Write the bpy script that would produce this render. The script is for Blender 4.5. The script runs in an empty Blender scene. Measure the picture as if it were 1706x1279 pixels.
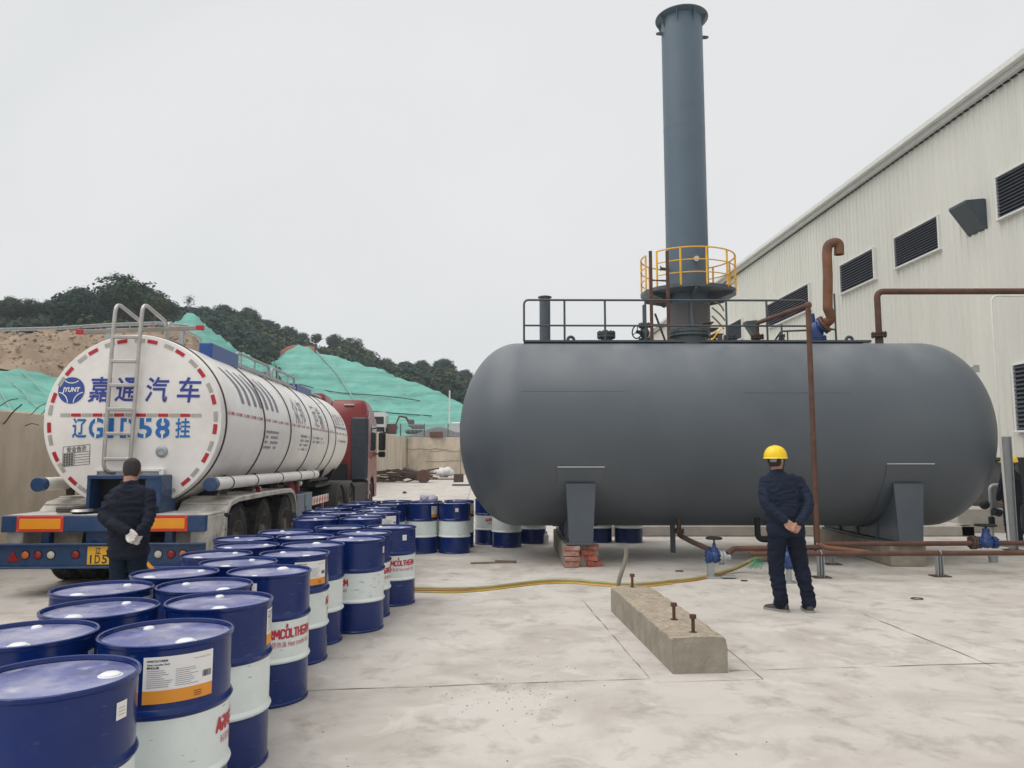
import bpy, bmesh, math, random
from mathutils import Vector, Matrix, noise as mnoise
random.seed(7)
R = math.radians
PI = math.pi
scene = bpy.context.scene
COL = scene.collection

# ------------------------------------------------------------------ camera
CAM_H = 1.68
F = 1250.0                       # focal length in photo pixels (photo is 1706 x 1279)
PITCH = math.atan(125.0 / F)
cam_data = bpy.data.cameras.new("camera")
cam_data.sensor_width = 36.0
cam_data.lens = 36.0 * F / 1706.0
cam_data.clip_start = 0.05
cam_data.clip_end = 3000.0
cam = bpy.data.objects.new("camera", cam_data)
cam.location = (0, 0, CAM_H)
cam.rotation_euler = (PI / 2 + PITCH, 0, 0)
COL.objects.link(cam)
scene.camera = cam

# ------------------------------------------------------------------ sky and sun (overcast)
SUN_EL, SUN_AZ = R(64), R(-112)
world = bpy.data.worlds.new("World")
scene.world = world
world.use_nodes = True
wn = world.node_tree.nodes
wl = world.node_tree.links
wn.clear()
w_out = wn.new("ShaderNodeOutputWorld")
w_bg = wn.new("ShaderNodeBackground")
w_bg.inputs["Strength"].default_value = 0.12
w_sky = wn.new("ShaderNodeTexSky")
w_sky.sky_type = 'NISHITA'
w_sky.sun_disc = False
w_sky.sun_elevation = SUN_EL
w_sky.sun_rotation = SUN_AZ
w_sky.dust_density = 4.0
w_hs = wn.new("ShaderNodeHueSaturation")
w_hs.inputs["Saturation"].default_value = 0.12
w_mix = wn.new("ShaderNodeMix")
w_mix.data_type = 'RGBA'
w_mix.inputs[0].default_value = 0.86
w_mix.inputs[7].default_value = (6.9, 7.0, 7.06, 1)      # the flat cloud cover
wl.new(w_sky.outputs[0], w_hs.inputs["Color"])
wl.new(w_hs.outputs[0], w_mix.inputs[6])
w_tc = wn.new("ShaderNodeTexCoord"); w_nz = wn.new("ShaderNodeTexNoise")
w_nz.inputs["Scale"].default_value = 1.6; w_nz.inputs["Detail"].default_value = 4.0; w_nz.inputs["Distortion"].default_value = 0.6
wl.new(w_tc.outputs["Generated"], w_nz.inputs["Vector"])
w_cl = wn.new("ShaderNodeMix"); w_cl.data_type = 'RGBA'                      # slow change of tone in the cloud
w_cl.inputs[6].default_value = (6.35, 6.55, 6.68, 1); w_cl.inputs[7].default_value = (7.35, 7.36, 7.38, 1)
w_mr = wn.new("ShaderNodeMapRange"); w_mr.inputs[1].default_value = 0.3; w_mr.inputs[2].default_value = 0.7
wl.new(w_nz.outputs[0], w_mr.inputs[0]); wl.new(w_mr.outputs[0], w_cl.inputs[0]); wl.new(w_cl.outputs[2], w_mix.inputs[7])
wl.new(w_mix.outputs[2], w_bg.inputs["Color"])
wl.new(w_bg.outputs[0], w_out.inputs["Surface"])

sun_data = bpy.data.lights.new("sun", 'SUN')
sun_data.energy = 2.1
sun_data.angle = R(70)
sun_data.color = (1.0, 0.96, 0.9)
sun = bpy.data.objects.new("sun", sun_data)
sd = Vector((math.sin(SUN_AZ) * math.cos(SUN_EL), math.cos(SUN_AZ) * math.cos(SUN_EL), math.sin(SUN_EL)))
sun.rotation_euler = sd.to_track_quat('Z', 'Y').to_euler()
sun.location = (0, 0, 60)
COL.objects.link(sun)
scene.view_settings.view_transform = 'Standard'
scene.view_settings.look = 'None'
scene.view_settings.exposure = 0.0
scene.view_settings.gamma = 1.0
scene.cycles.volume_bounces = 1
scene.cycles.max_bounces = 8

# ------------------------------------------------------------------ where a photo pixel lies in the place
def ray(u, v):
    x, y = (u - 853.0) / F, (639.5 - v) / F
    c, s = math.cos(PITCH), math.sin(PITCH)
    return Vector((x, c - s * y, s + c * y))
def at(u, v, Y):
    d = ray(u, v)
    return Vector((0, 0, CAM_H)) + d * (Y / d.y)
def plane(u, v, z=0.0):
    d = ray(u, v)
    return Vector((0, 0, CAM_H)) + d * ((z - CAM_H) / d.z)

# ------------------------------------------------------------------ materials
MATS = {}
def mat(name, col, rough=0.5, metal=0.0, var=0.12, scale=3.0, bump=0.0, bscale=40.0, dirt=None, spec=0.5, rvar=0.0, coat=0.0, stretch=None, rand=False, scuff_or_toplight=None):
    """base colour with two scales of noise, optional dirt = (colour, amount, scale)"""
    if name in MATS:
        return MATS[name]
    m = bpy.data.materials.new(name)
    m.use_nodes = True
    n, l = m.node_tree.nodes, m.node_tree.links
    b = n["Principled BSDF"]
    b.inputs["Roughness"].default_value = rough
    b.inputs["Metallic"].default_value = metal
    b.inputs["Specular IOR Level"].default_value = spec
    b.inputs["Coat Weight"].default_value = coat
    tc = n.new("ShaderNodeTexCoord")
    vec = tc.outputs["Object"]
    if rand:
        oi = n.new("ShaderNodeObjectInfo"); va = n.new("ShaderNodeVectorMath"); va.operation = 'MULTIPLY_ADD'
        va.inputs[1].default_value = (31, 17, 23); l.new(oi.outputs["Random"], va.inputs[0]); l.new(vec, va.inputs[2]); vec = va.outputs[0]
    if stretch:
        mp = n.new("ShaderNodeMapping"); mp.inputs["Scale"].default_value = stretch
        l.new(vec, mp.inputs["Vector"]); vec = mp.outputs[0]
    def nz(s, d=5.0, r=0.6):
        t = n.new("ShaderNodeTexNoise")
        t.inputs["Scale"].default_value = s; t.inputs["Detail"].default_value = d; t.inputs["Roughness"].default_value = r
        l.new(vec, t.inputs["Vector"]); return t.outputs[0]
    def mr(src, a, b_, c, d):
        t = n.new("ShaderNodeMapRange")
        t.inputs[1].default_value = a; t.inputs[2].default_value = b_; t.inputs[3].default_value = c; t.inputs[4].default_value = d
        l.new(src, t.inputs[0]); return t.outputs[0]
    hsv = n.new("ShaderNodeHueSaturation")
    hsv.inputs["Color"].default_value = (*col, 1)
    src = nz(scale)
    l.new(mr(src, 0.3, 0.7, 1 - var, 1 + var), hsv.inputs["Value"])
    out = hsv.outputs[0]
    if dirt:
        dc, amt, ds = dirt[:3]; lo_, hi_ = dirt[3:] if len(dirt) > 3 else (0.45, 0.72)
        mx = n.new("ShaderNodeMix"); mx.data_type = 'RGBA'
        l.new(mr(nz(ds, 8.0, 0.65), lo_, hi_, 0.0, amt), mx.inputs[0])
        l.new(out, mx.inputs[6]); mx.inputs[7].default_value = (*dc, 1)
        out = mx.outputs[2]
    if scuff_or_toplight:
        sc, amt, st, lo_, hi_ = scuff_or_toplight[:5]
        mp2 = n.new("ShaderNodeMapping"); mp2.inputs["Scale"].default_value = st; l.new(vec, mp2.inputs["Vector"])
        t = n.new("ShaderNodeTexNoise"); t.inputs["Scale"].default_value = 1.0; t.inputs["Detail"].default_value = 4.0; l.new(mp2.outputs[0], t.inputs["Vector"])
        mx = n.new("ShaderNodeMix"); mx.data_type = 'RGBA'
        fac = mr(t.outputs[0], lo_, hi_, 0.0, amt)
        if len(scuff_or_toplight) > 5:                                   # pale overspray and painted sky light, stronger towards the top
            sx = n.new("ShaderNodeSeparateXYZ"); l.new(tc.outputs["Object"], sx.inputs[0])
            mm = n.new("ShaderNodeMath"); mm.operation = 'MULTIPLY'; l.new(fac, mm.inputs[0]); l.new(mr(sx.outputs["Z"], scuff_or_toplight[5], scuff_or_toplight[6], 0.0, 1.0), mm.inputs[1]); fac = mm.outputs[0]
        l.new(fac, mx.inputs[0]); l.new(out, mx.inputs[6]); mx.inputs[7].default_value = (*sc, 1); out = mx.outputs[2]
    l.new(out, b.inputs["Base Color"])
    if rvar:
        l.new(mr(nz(scale * 2.3), 0.3, 0.7, max(0.03, rough - rvar), min(1, rough + rvar)), b.inputs["Roughness"])
    if bump:
        bp = n.new("ShaderNodeBump")
        bp.inputs["Strength"].default_value = bump; bp.inputs["Distance"].default_value = 0.02
        l.new(nz(bscale, 6.0), bp.inputs["Height"]); l.new(bp.outputs[0], b.inputs["Normal"])
    MATS[name] = m
    return m

BLUE = mat("drum_blue_paint", (0.002, 0.019, 0.135), 0.20, var=0.10, scale=2.0, rvar=0.06, dirt=((0.02, 0.04, 0.14), 0.35, 6.0), spec=0.42, rand=True, scuff_or_toplight=((0.12, 0.13, 0.20), 0.5, (9, 9, 40), 0.66, 0.74))
LIDM = mat("dusty_blue_lid", (0.10, 0.115, 0.30), 0.36, var=0.25, scale=4.0, rvar=0.14, dirt=((0.46, 0.455, 0.53), 0.75, 3.2, 0.40, 0.68), rand=True, scuff_or_toplight=((0.60, 0.59, 0.64), 0.5, (7, 7, 7), 0.58, 0.70))
BAND = mat("drum_white_paint", (0.77, 0.83, 0.81), 0.3, var=0.05, scale=2.5, dirt=((0.48, 0.52, 0.51), 0.35, 5.0), rand=True, scuff_or_toplight=((0.22, 0.22, 0.22), 0.7, (10, 10, 45), 0.67, 0.72))
WHITE_P = mat("white_plastic", (0.75, 0.76, 0.78), 0.4, var=0.04)
PAPER = mat("label_paper", (0.82, 0.81, 0.80), 0.6, var=0.04)
ORANGE = mat("label_orange", (0.78, 0.30, 0.03), 0.5, var=0.05)
INK = mat("dark_ink", (0.03, 0.03, 0.04), 0.6, var=0.0)
GREY_INK = mat("grey_ink", (0.25, 0.25, 0.27), 0.6, var=0.0)
PLTOP = mat("rough_plinth_top", (0.40, 0.335, 0.26), 0.95, var=0.22, scale=9, bump=1.0, bscale=45, dirt=((0.20, 0.16, 0.12), 0.85, 22.0))
REDINK = mat("red_lettering", (0.50, 0.02, 0.05), 0.45, var=0.05)
TANKM = mat("tank_grey_paint", (0.072, 0.088, 0.106), 0.46, spec=0.6, var=0.06, scale=0.6, rvar=0.05, dirt=((0.105, 0.118, 0.13), 0.5, 0.7), bump=0.03, bscale=3.0, scuff_or_toplight=((0.33, 0.345, 0.36), 0.42, (1.1, 0.5, 0.5), 0.36, 0.72, 2.75, 3.6))  # paler top: overspray smears plus light from above, put into the colour
TANKD = mat("grey_painted_steel", (0.072, 0.088, 0.106), 0.42, var=0.12, scale=2.0, rvar=0.1)
RAILM = mat("railing_grey_paint", (0.05, 0.063, 0.072), 0.45, var=0.1)
EDGE_LIGHT = mat("painted_edge_highlight", (0.42, 0.44, 0.45), 0.6, var=0.1)  # pale colour for the highlight on the wear plates' edge
STACKM = mat("stack_blue_grey_paint", (0.085, 0.125, 0.165), 0.45, var=0.07, scale=0.6, rvar=0.06, dirt=((0.10, 0.13, 0.16), 0.4, 1.2))
STACKB = mat("stack_scorched_steel", (0.105, 0.105, 0.11), 0.6, var=0.2, scale=1.6, dirt=((0.13, 0.085, 0.07), 0.6, 2.4))
RUST = mat("rusty_steel", (0.088, 0.040, 0.027), 0.75, var=0.35, scale=4.0, bump=0.15, bscale=60, dirt=((0.155, 0.066, 0.036), 0.6, 6.0))
RUSTD = mat("dark_rusty_steel", (0.055, 0.038, 0.032), 0.7, var=0.3, scale=6.0, dirt=((0.14, 0.06, 0.035), 0.6, 8.0))
RUSTO = mat("orange_rusty_steel", (0.18, 0.072, 0.032), 0.75, var=0.35, scale=2.5, bump=0.12, bscale=50, dirt=((0.07, 0.045, 0.04), 0.75, 2.2))
YELLOW = mat("yellow_rail_paint", (0.85, 0.45, 0.02), 0.45, var=0.15, scale=5)
VBLUE = mat("valve_blue_paint", (0.016, 0.048, 0.17), 0.4, var=0.15, scale=6)
TBLUE = mat("truck_blue_paint", (0.009, 0.044, 0.128), 0.35, var=0.15, scale=2.0, rvar=0.1, dirt=((0.07, 0.09, 0.14), 0.45, 4.0))
TANKW = mat("truck_white_paint", (0.83, 0.80, 0.765), 0.33, var=0.05, scale=0.8, rvar=0.08, dirt=((0.50, 0.46, 0.42), 0.45, 1.1))
GUARDM = mat("dirty_mudguard", (0.58, 0.545, 0.50), 0.5, var=0.2, scale=2.5, dirt=((0.14, 0.12, 0.10), 0.8, 3.5))
STEEL = mat("stainless_steel", (0.46, 0.44, 0.42), 0.38, metal=0.75, var=0.12, scale=6)
GREYS = mat("galvanised_steel", (0.36, 0.38, 0.39), 0.5, metal=0.5, var=0.12)
BLACK = mat("black_steel", (0.014, 0.015, 0.017), 0.6, var=0.2, spec=0.3)
DARKBAND = mat("dark_strap", (0.045, 0.036, 0.03), 0.55, var=0.2)
RUBBER = mat("tyre_rubber", (0.024, 0.023, 0.022), 0.85, spec=0.2, var=0.2, scale=5, dirt=((0.13, 0.12, 0.11), 0.5, 4.0))
RIMM = mat("dusty_wheel_rim", (0.10, 0.085, 0.075), 0.6, var=0.3, scale=5)
CABRED = mat("cab_red_paint", (0.19, 0.007, 0.010), 0.35, var=0.08, scale=1.5, rvar=0.08, coat=0.1)
GLASS = mat("cab_dark_glass", (0.015, 0.02, 0.025), 0.08, var=0.0, spec=0.6)
REFR = mat("red_reflector", (0.45, 0.012, 0.03), 0.35, var=0.1, scale=9)
REFW = mat("silver_reflector", (0.40, 0.39, 0.35), 0.35, var=0.15, scale=9)
LAMPR = mat("red_lamp_lens", (0.26, 0.010, 0.016), 0.15, var=0.1)
LAMPO = mat("orange_lamp_lens", (0.55, 0.13, 0.02), 0.15, var=0.1)
LAMPW = mat("clear_lamp_lens", (0.55, 0.53, 0.46), 0.12, var=0.05)
PLATEY = mat("plate_orange_reflector", (0.78, 0.30, 0.01), 0.35, var=0.07, scale=3)
PLATER = mat("plate_red_border", (0.55, 0.03, 0.02), 0.4, var=0.05)
LICENCE = mat("licence_plate_yellow", (0.75, 0.42, 0.03), 0.4, var=0.06)
TXBLUE = mat("blue_stencil_lettering", (0.015, 0.14, 0.42), 0.4, var=0.1, scale=9)
TXNAVY = mat("navy_brush_lettering", (0.03, 0.05, 0.30), 0.4, var=0.08)
TXGREY = mat("slate_graphic", (0.15, 0.15, 0.21), 0.45, var=0.1)
LOGOB = mat("logo_blue", (0.03, 0.07, 0.30), 0.4, var=0.05)
SKIN = mat("skin", (0.42, 0.22, 0.15), 0.5, var=0.10, scale=30)
NAVY = mat("navy_workwear", (0.017, 0.024, 0.044), 0.85, var=0.2, scale=6, bump=0.25, bscale=60, spec=0.12)
NAVYT = mat("navy_trousers", (0.012, 0.016, 0.030), 0.85, var=0.2, scale=6, bump=0.25, bscale=60, spec=0.12)
DARKC = mat("dark_jacket", (0.016, 0.019, 0.030), 0.85, var=0.2, scale=6, bump=0.25, bscale=60, spec=0.12)
DARKT = mat("dark_blue_trousers", (0.012, 0.021, 0.036), 0.85, var=0.2, scale=6, bump=0.25, bscale=60, spec=0.12)
HAIR = mat("short_dark_hair", (0.022, 0.016, 0.014), 0.7, var=0.3, scale=60, bump=0.5, bscale=220)
HELMET = mat("yellow_helmet", (0.86, 0.58, 0.005), 0.3, var=0.04)
STRAPG = mat("grey_plastic", (0.30, 0.31, 0.33), 0.5)
GLOVE = mat("white_cotton_glove", (0.62, 0.58, 0.56), 0.9, var=0.15, scale=25, bump=0.3, bscale=150)
SHOE = mat("grey_shoe", (0.042, 0.038, 0.036), 0.7, var=0.3, scale=15)
SOLE = mat("pale_sole", (0.27, 0.25, 0.23), 0.7, var=0.1)
CLAD = mat("cream_cladding", (0.66, 0.655, 0.60), 0.42, var=0.05, scale=0.35, dirt=((0.45, 0.44, 0.39), 0.28, 1.4), stretch=(2.5, 2.5, 0.22))
TRIM = mat("pale_trim", (0.70, 0.70, 0.68), 0.4, var=0.05)
TRIMG = mat("grey_soffit", (0.56, 0.57, 0.56), 0.5, var=0.05)
SLAT = mat("dark_louvre", (0.075, 0.09, 0.12), 0.4, var=0.1)
VOID = mat("dark_opening", (0.008, 0.008, 0.010), 0.8, var=0.1)
HOODM = mat("dark_hood_paint", (0.045, 0.062, 0.08), 0.38, var=0.08)
CONC = mat("retaining_concrete", (0.55, 0.47, 0.37), 0.9, var=0.18, scale=0.8, bump=0.4, bscale=9, dirt=((0.27, 0.22, 0.165), 0.7, 0.9), stretch=(1, 1, 0.4))
CONCD = mat("plinth_concrete", (0.29, 0.262, 0.21), 0.9, var=0.18, scale=5, bump=0.5, bscale=30, dirt=((0.20, 0.17, 0.13), 0.7, 7.0))
CONCP = mat("pale_concrete", (0.44, 0.41, 0.37), 0.9, var=0.15, scale=2, bump=0.3, bscale=15, dirt=((0.28, 0.25, 0.21), 0.6, 1.8))
BRICKM = mat("red_brick", (0.34, 0.085, 0.05), 0.9, var=0.2, scale=9, bump=0.4, bscale=60, dirt=((0.45, 0.30, 0.25), 0.5, 12))
BASEB = mat("dark_grey_blockwork", (0.055, 0.055, 0.058), 0.85, var=0.25, scale=2, dirt=((0.10, 0.10, 0.10), 0.6, 5))
NET = mat("green_dust_net", (0.125, 0.35, 0.295), 0.85, var=0.28, scale=0.5, bump=0.6, bscale=1.6, dirt=((0.24, 0.44, 0.38), 0.6, 0.8), stretch=(0.35, 1, 2.2), spec=0.2)
SOIL = mat("bare_soil", (0.275, 0.20, 0.14), 0.95, var=0.3, scale=0.6, bump=1.0, bscale=3.0, dirt=((0.20, 0.13, 0.085), 0.8, 1.2))
HILLM = mat("forest_floor", (0.035, 0.045, 0.03), 0.95, var=0.3, scale=0.2)
ROCKM = mat("rock_rubble", (0.33, 0.26, 0.195), 0.95, var=0.3, scale=1.5)
LEAF = mat("dark_leaf", (0.034, 0.056, 0.034), 0.8, var=0.55, scale=0.35, spec=0.08)
LEAFB = mat("olive_leaf", (0.074, 0.082, 0.036), 0.8, var=0.5, scale=0.4, spec=0.08)
LEAFG = mat("bluish_leaf", (0.026, 0.050, 0.042), 0.8, var=0.5, scale=0.3, spec=0.08)
BARK = mat("bark", (0.06, 0.048, 0.038), 0.9, var=0.3)
HOSEG = mat("pale_green_hose", (0.29, 0.29, 0.12), 0.4, var=0.2, scale=5)
HOSEO = mat("orange_hose", (0.44, 0.16, 0.035), 0.45, var=0.15)
HOSEY = mat("yellow_hose", (0.50, 0.37, 0.05), 0.45, var=0.15)
GREENW = mat("green_tape", (0.03, 0.30, 0.16), 0.5, var=0.1)
SACK = mat("white_sack", (0.62, 0.60, 0.60), 0.8, var=0.15, scale=6, bump=0.5, bscale=12)
BAGM = mat("lilac_plastic_bag", (0.40, 0.38, 0.47), 0.4, var=0.35, scale=14, bump=0.4, bscale=25)
PANELR = mat("rusty_red_panel", (0.13, 0.055, 0.045), 0.8, var=0.25, scale=2)
WCAB = mat("white_cab_paint", (0.66, 0.67, 0.68), 0.35, var=0.05)
MESHG = mat("green_fence_mesh", (0.22, 0.34, 0.29), 0.8, var=0.2, scale=1.2)
JOINTM = mat("joint_dirt", (0.20, 0.17, 0.145), 0.95, var=0.4, scale=4)
PLASTERW = mat("white_pvc", (0.72, 0.72, 0.69), 0.4, var=0.05)
WOODM = mat("weathered_wood", (0.20, 0.15, 0.11), 0.85, var=0.3, scale=5)

# fields of dirt on the yard slab: one material with its own graph
def ground_material():
    m = bpy.data.materials.new("yard_concrete")
    m.use_nodes = True
    n, l = m.node_tree.nodes, m.node_tree.links
    b = n["Principled BSDF"]
    b.inputs["Roughness"].default_value = 0.82
    tc = n.new("ShaderNodeTexCoord")
    def nz(s, d=6.0, r=0.6, dist=0.0):
        t = n.new("ShaderNodeTexNoise")
        t.inputs["Scale"].default_value = s; t.inputs["Detail"].default_value = d
        t.inputs["Roughness"].default_value = r; t.inputs["Distortion"].default_value = dist
        l.new(tc.outputs["Object"], t.inputs["Vector"]); return t.outputs[0]
    def mr(src, a, b_, c, d):
        t = n.new("ShaderNodeMapRange")
        t.inputs[1].default_value = a; t.inputs[2].default_value = b_; t.inputs[3].default_value = c; t.inputs[4].default_value = d
        l.new(src, t.inputs[0]); return t.outputs[0]
    def mix(f, a, c):
        t = n.new("ShaderNodeMix"); t.data_type = 'RGBA'
        l.new(f, t.inputs[0])
        if isinstance(a, tuple): t.inputs[6].default_value = (*a, 1)
        else: l.new(a, t.inputs[6])
        t.inputs[7].default_value = (*c, 1)
        return t.outputs[2]
    c0 = mix(mr(nz(0.35, 5), 0.35, 0.65, 0, 1), (0.495, 0.457, 0.418), (0.56, 0.525, 0.49))
    c1 = mix(mr(nz(1.1, 8, 0.62, 0.6), 0.45, 0.66, 0, 0.85), c0, (0.385, 0.348, 0.308))
    c2 = mix(mr(nz(2.7, 8, 0.68, 0.3), 0.52, 0.71, 0, 0.85), c1, (0.285, 0.258, 0.228))
    c3 = mix(mr(nz(1.9, 7, 0.6, 1.0), 0.58, 0.70, 0, 0.6), c2, (0.62, 0.585, 0.54))
    c4 = mix(mr(nz(26, 3, 0.5), 0.70, 0.76, 0, 0.8), c3, (0.19, 0.165, 0.14))
    c5 = mix(mr(nz(75, 2, 0.5), 0.70, 0.80, 0, 0.45), c4, (0.27, 0.24, 0.21))
    l.new(c5, b.inputs["Base Color"])
    l.new(mr(nz(3.0, 5), 0.3, 0.7, 0.62, 0.92), b.inputs["Roughness"])
    bp = n.new("ShaderNodeBump"); bp.inputs["Strength"].default_value = 0.25; bp.inputs["Distance"].default_value = 0.01
    l.new(nz(38, 8, 0.65), bp.inputs["Height"]); l.new(bp.outputs[0], b.inputs["Normal"])
    return m
GROUND = ground_material()

# ------------------------------------------------------------------ building objects
def tag(o, label=None, cat=None, group=None, kind=None):
    if label: o["label"] = label
    if cat: o["category"] = cat
    if group: o["group"] = group
    if kind: o["kind"] = kind
    return o
def thing(name, label, cat, loc=(0, 0, 0), rotz=0.0, group=None):
    o = bpy.data.objects.new(name, None)
    o.empty_display_size = 0.2
    COL.objects.link(o)
    o.location = loc
    o.rotation_euler = (0, 0, rotz)
    return tag(o, label, cat, group)
def dup(o, parent):
    c = o.copy(); COL.objects.link(c); c.parent = parent
    for ch in list(o.children):
        dup(ch, c)
    return c

class MB:
    """collects shapes and links them as one mesh object"""
    def __init__(self):
        self.v, self.f, self.mi, self.mats = [], [], [], []
        self.M = Matrix.Identity(4)
        self.cur = 0
    def use(self, m):
        if m not in self.mats: self.mats.append(m)
        self.cur = self.mats.index(m)
        return self
    def _add(self, vs, fs):
        o = len(self.v)
        self.v += [tuple(self.M @ Vector(p)) for p in vs]
        for f in fs:
            self.f.append(tuple(i + o for i in f)); self.mi.append(self.cur)
        return self
    def box(self, c, s, b=0.0, rot=None):
        hx, hy, hz = s[0] / 2, s[1] / 2, s[2] / 2
        b = min(b, hx * 0.9, hy * 0.9, hz * 0.9)
        Q = Matrix.Translation(Vector(c)) @ (rot.to_4x4() if rot is not None else Matrix.Identity(4))
        if b <= 0:
            vs = [Q @ Vector((x * hx, y * hy, z * hz)) for x in (-1, 1) for y in (-1, 1) for z in (-1, 1)]
            return self._add(vs, [(0, 1, 3, 2), (4, 6, 7, 5), (0, 4, 5, 1), (2, 3, 7, 6), (0, 2, 6, 4), (1, 5, 7, 3)])
        vs, idx = [], {}
        for x in (-1, 1):
            for y in (-1, 1):
                for z in (-1, 1):
                    for a, p in enumerate(((x * hx, y * (hy - b), z * (hz - b)), (x * (hx - b), y * hy, z * (hz - b)), (x * (hx - b), y * (hy - b), z * hz))):
                        idx[(x, y, z, a)] = len(vs); vs.append(Q @ Vector(p))
        fs = []
        cyc = [(-1, -1), (1, -1), (1, 1), (-1, 1)]
        for sgn in (-1, 1):
            fs.append([idx[(sgn, p, q, 0)] for p, q in cyc]); fs.append([idx[(p, sgn, q, 1)] for p, q in cyc]); fs.append([idx[(p, q, sgn, 2)] for p, q in cyc])
        for p in (-1, 1):
            for q in (-1, 1):
                fs.append([idx[(p, q, -1, 0)], idx[(p, q, 1, 0)], idx[(p, q, 1, 1)], idx[(p, q, -1, 1)]])
                fs.append([idx[(p, -1, q, 0)], idx[(p, 1, q, 0)], idx[(p, 1, q, 2)], idx[(p, -1, q, 2)]])
                fs.append([idx[(-1, p, q, 1)], idx[(1, p, q, 1)], idx[(1, p, q, 2)], idx[(-1, p, q, 2)]])
        for x in (-1, 1):
            for y in (-1, 1):
                for z in (-1, 1):
                    fs.append([idx[(x, y, z, a)] for a in range(3)])
        return self._add(vs, fs)
    def tube(self, pts, r, n=10, caps=True, closed=False, flat=1.0):
        pts = [Vector(p) for p in pts]
        rs = r if isinstance(r, (list, tuple)) else [r] * len(pts)
        m = len(pts)
        T = []
        for i in range(m):
            if closed: t = pts[(i + 1) % m] - pts[i - 1]
            else: t = pts[min(i + 1, m - 1)] - pts[max(i - 1, 0)]
            T.append(t.normalized())
        up = Vector((0, 0, 1)) if abs(T[0].z) < 0.9 else Vector((0, 1, 0))
        N = (up - T[0] * up.dot(T[0])).normalized()
        vs = []
        for i in range(m):
            N = (N - T[i] * N.dot(T[i])).normalized()
            B = T[i].cross(N)
            for k in range(n):
                a = 2 * PI * k / n
                vs.append(pts[i] + (N * math.cos(a) * flat + B * math.sin(a)) * rs[i])
        fs = []
        for i in range(m if closed else m - 1):
            j = (i + 1) % m
            for k in range(n):
                k2 = (k + 1) % n
                fs.append((i * n + k, i * n + k2, j * n + k2, j * n + k))
        if caps and not closed:
            fs.append(tuple(range(n))); fs.append(tuple((m - 1) * n + k for k in range(n)))
        return self._add(vs, fs)
    def cyl(self, a, b, r, n=16, r2=None):
        return self.tube([a, b], [r, r if r2 is None else r2], n)
    def lathe(self, prof, n=32, o=(0, 0, 0), axis='z', arc=(0, 2 * PI)):
        full = abs(arc[1] - arc[0] - 2 * PI) < 1e-6
        cols = n if full else n + 1
        vs, fs, o = [], [], Vector(o)
        for k in range(cols):
            a = arc[0] + (arc[1] - arc[0]) * k / n
            c, s = math.cos(a), math.sin(a)
            for r_, z in prof:
                p = {'z': (r_ * c, r_ * s, z), 'x': (z, r_ * c, r_ * s), 'y': (r_ * c, z, r_ * s)}[axis]
                vs.append(o + Vector(p))
        m = len(prof)
        for k in range(n):
            k2 = (k + 1) % cols
            for i in range(m - 1):
                fs.append((k * m + i, k * m + i + 1, k2 * m + i + 1, k2 * m + i))
        return self._add(vs, fs)
    def sphere(self, c, r, n=12, sc=(1, 1, 1)):
        prof = [(math.sin(PI * i / n), -math.cos(PI * i / n)) for i in range(n + 1)]
        vs, fs = [], []
        for i in range(n + 1):
            for k in range(2 * n):
                a = PI * k / n
                vs.append((c[0] + r * sc[0] * prof[i][0] * math.cos(a), c[1] + r * sc[1] * prof[i][0] * math.sin(a), c[2] + r * sc[2] * prof[i][1]))
        for i in range(n):
            for k in range(2 * n):
                k2 = (k + 1) % (2 * n)
                fs.append((i * 2 * n + k, i * 2 * n + k2, (i + 1) * 2 * n + k2, (i + 1) * 2 * n + k))
        return self._add(vs, fs)
    def loft(self, rings):
        """closed body through rings of equal point counts"""
        n = len(rings[0]); vs = [p for r_ in rings for p in r_]; fs = []
        for i in range(len(rings) - 1):
            for k in range(n):
                k2 = (k + 1) % n
                fs.append((i * n + k, i * n + k2, (i + 1) * n + k2, (i + 1) * n + k))
        fs.append(tuple(range(n))); fs.append(tuple((len(rings) - 1) * n + k for k in range(n)))
        return self._add(vs, fs)
    def prism(self, poly, y0, y1, plane_='xz'):
        """extrude a 2-D outline: xz along y, xy along z, yz along x"""
        def P(p, t):
            return {'xz': (p[0], t, p[1]), 'xy': (p[0], p[1], t), 'yz': (t, p[0], p[1])}[plane_]
        n = len(poly)
        vs = [P(p, y0) for p in poly] + [P(p, y1) for p in poly]
        fs = [tuple(range(n)), tuple(range(n, 2 * n))] + [(k, (k + 1) % n, n + (k + 1) % n, n + k) for k in range(n)]
        return self._add(vs, fs)
    def grid(self, rows):
        n = len(rows[0]); vs = [p for r_ in rows for p in r_]
        fs = [(i * n + k, i * n + k + 1, (i + 1) * n + k + 1, (i + 1) * n + k) for i in range(len(rows) - 1) for k in range(n - 1)]
        return self._add(vs, fs)
    def bolts(self, c, r, n, br, h, axis='z', off=0.0):
        c = Vector(c)
        for k in range(n):
            a = 2 * PI * (k + off) / n
            d = {'z': Vector((math.cos(a), math.sin(a), 0)), 'y': Vector((math.cos(a), 0, math.sin(a))), 'x': Vector((0, math.cos(a), math.sin(a)))}[axis]
            ax = {'z': Vector((0, 0, 1)), 'y': Vector((0, 1, 0)), 'x': Vector((1, 0, 0))}[axis]
            self.cyl(c + d * r - ax * h / 2, c + d * r + ax * h / 2, br, 6)
        return self
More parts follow.
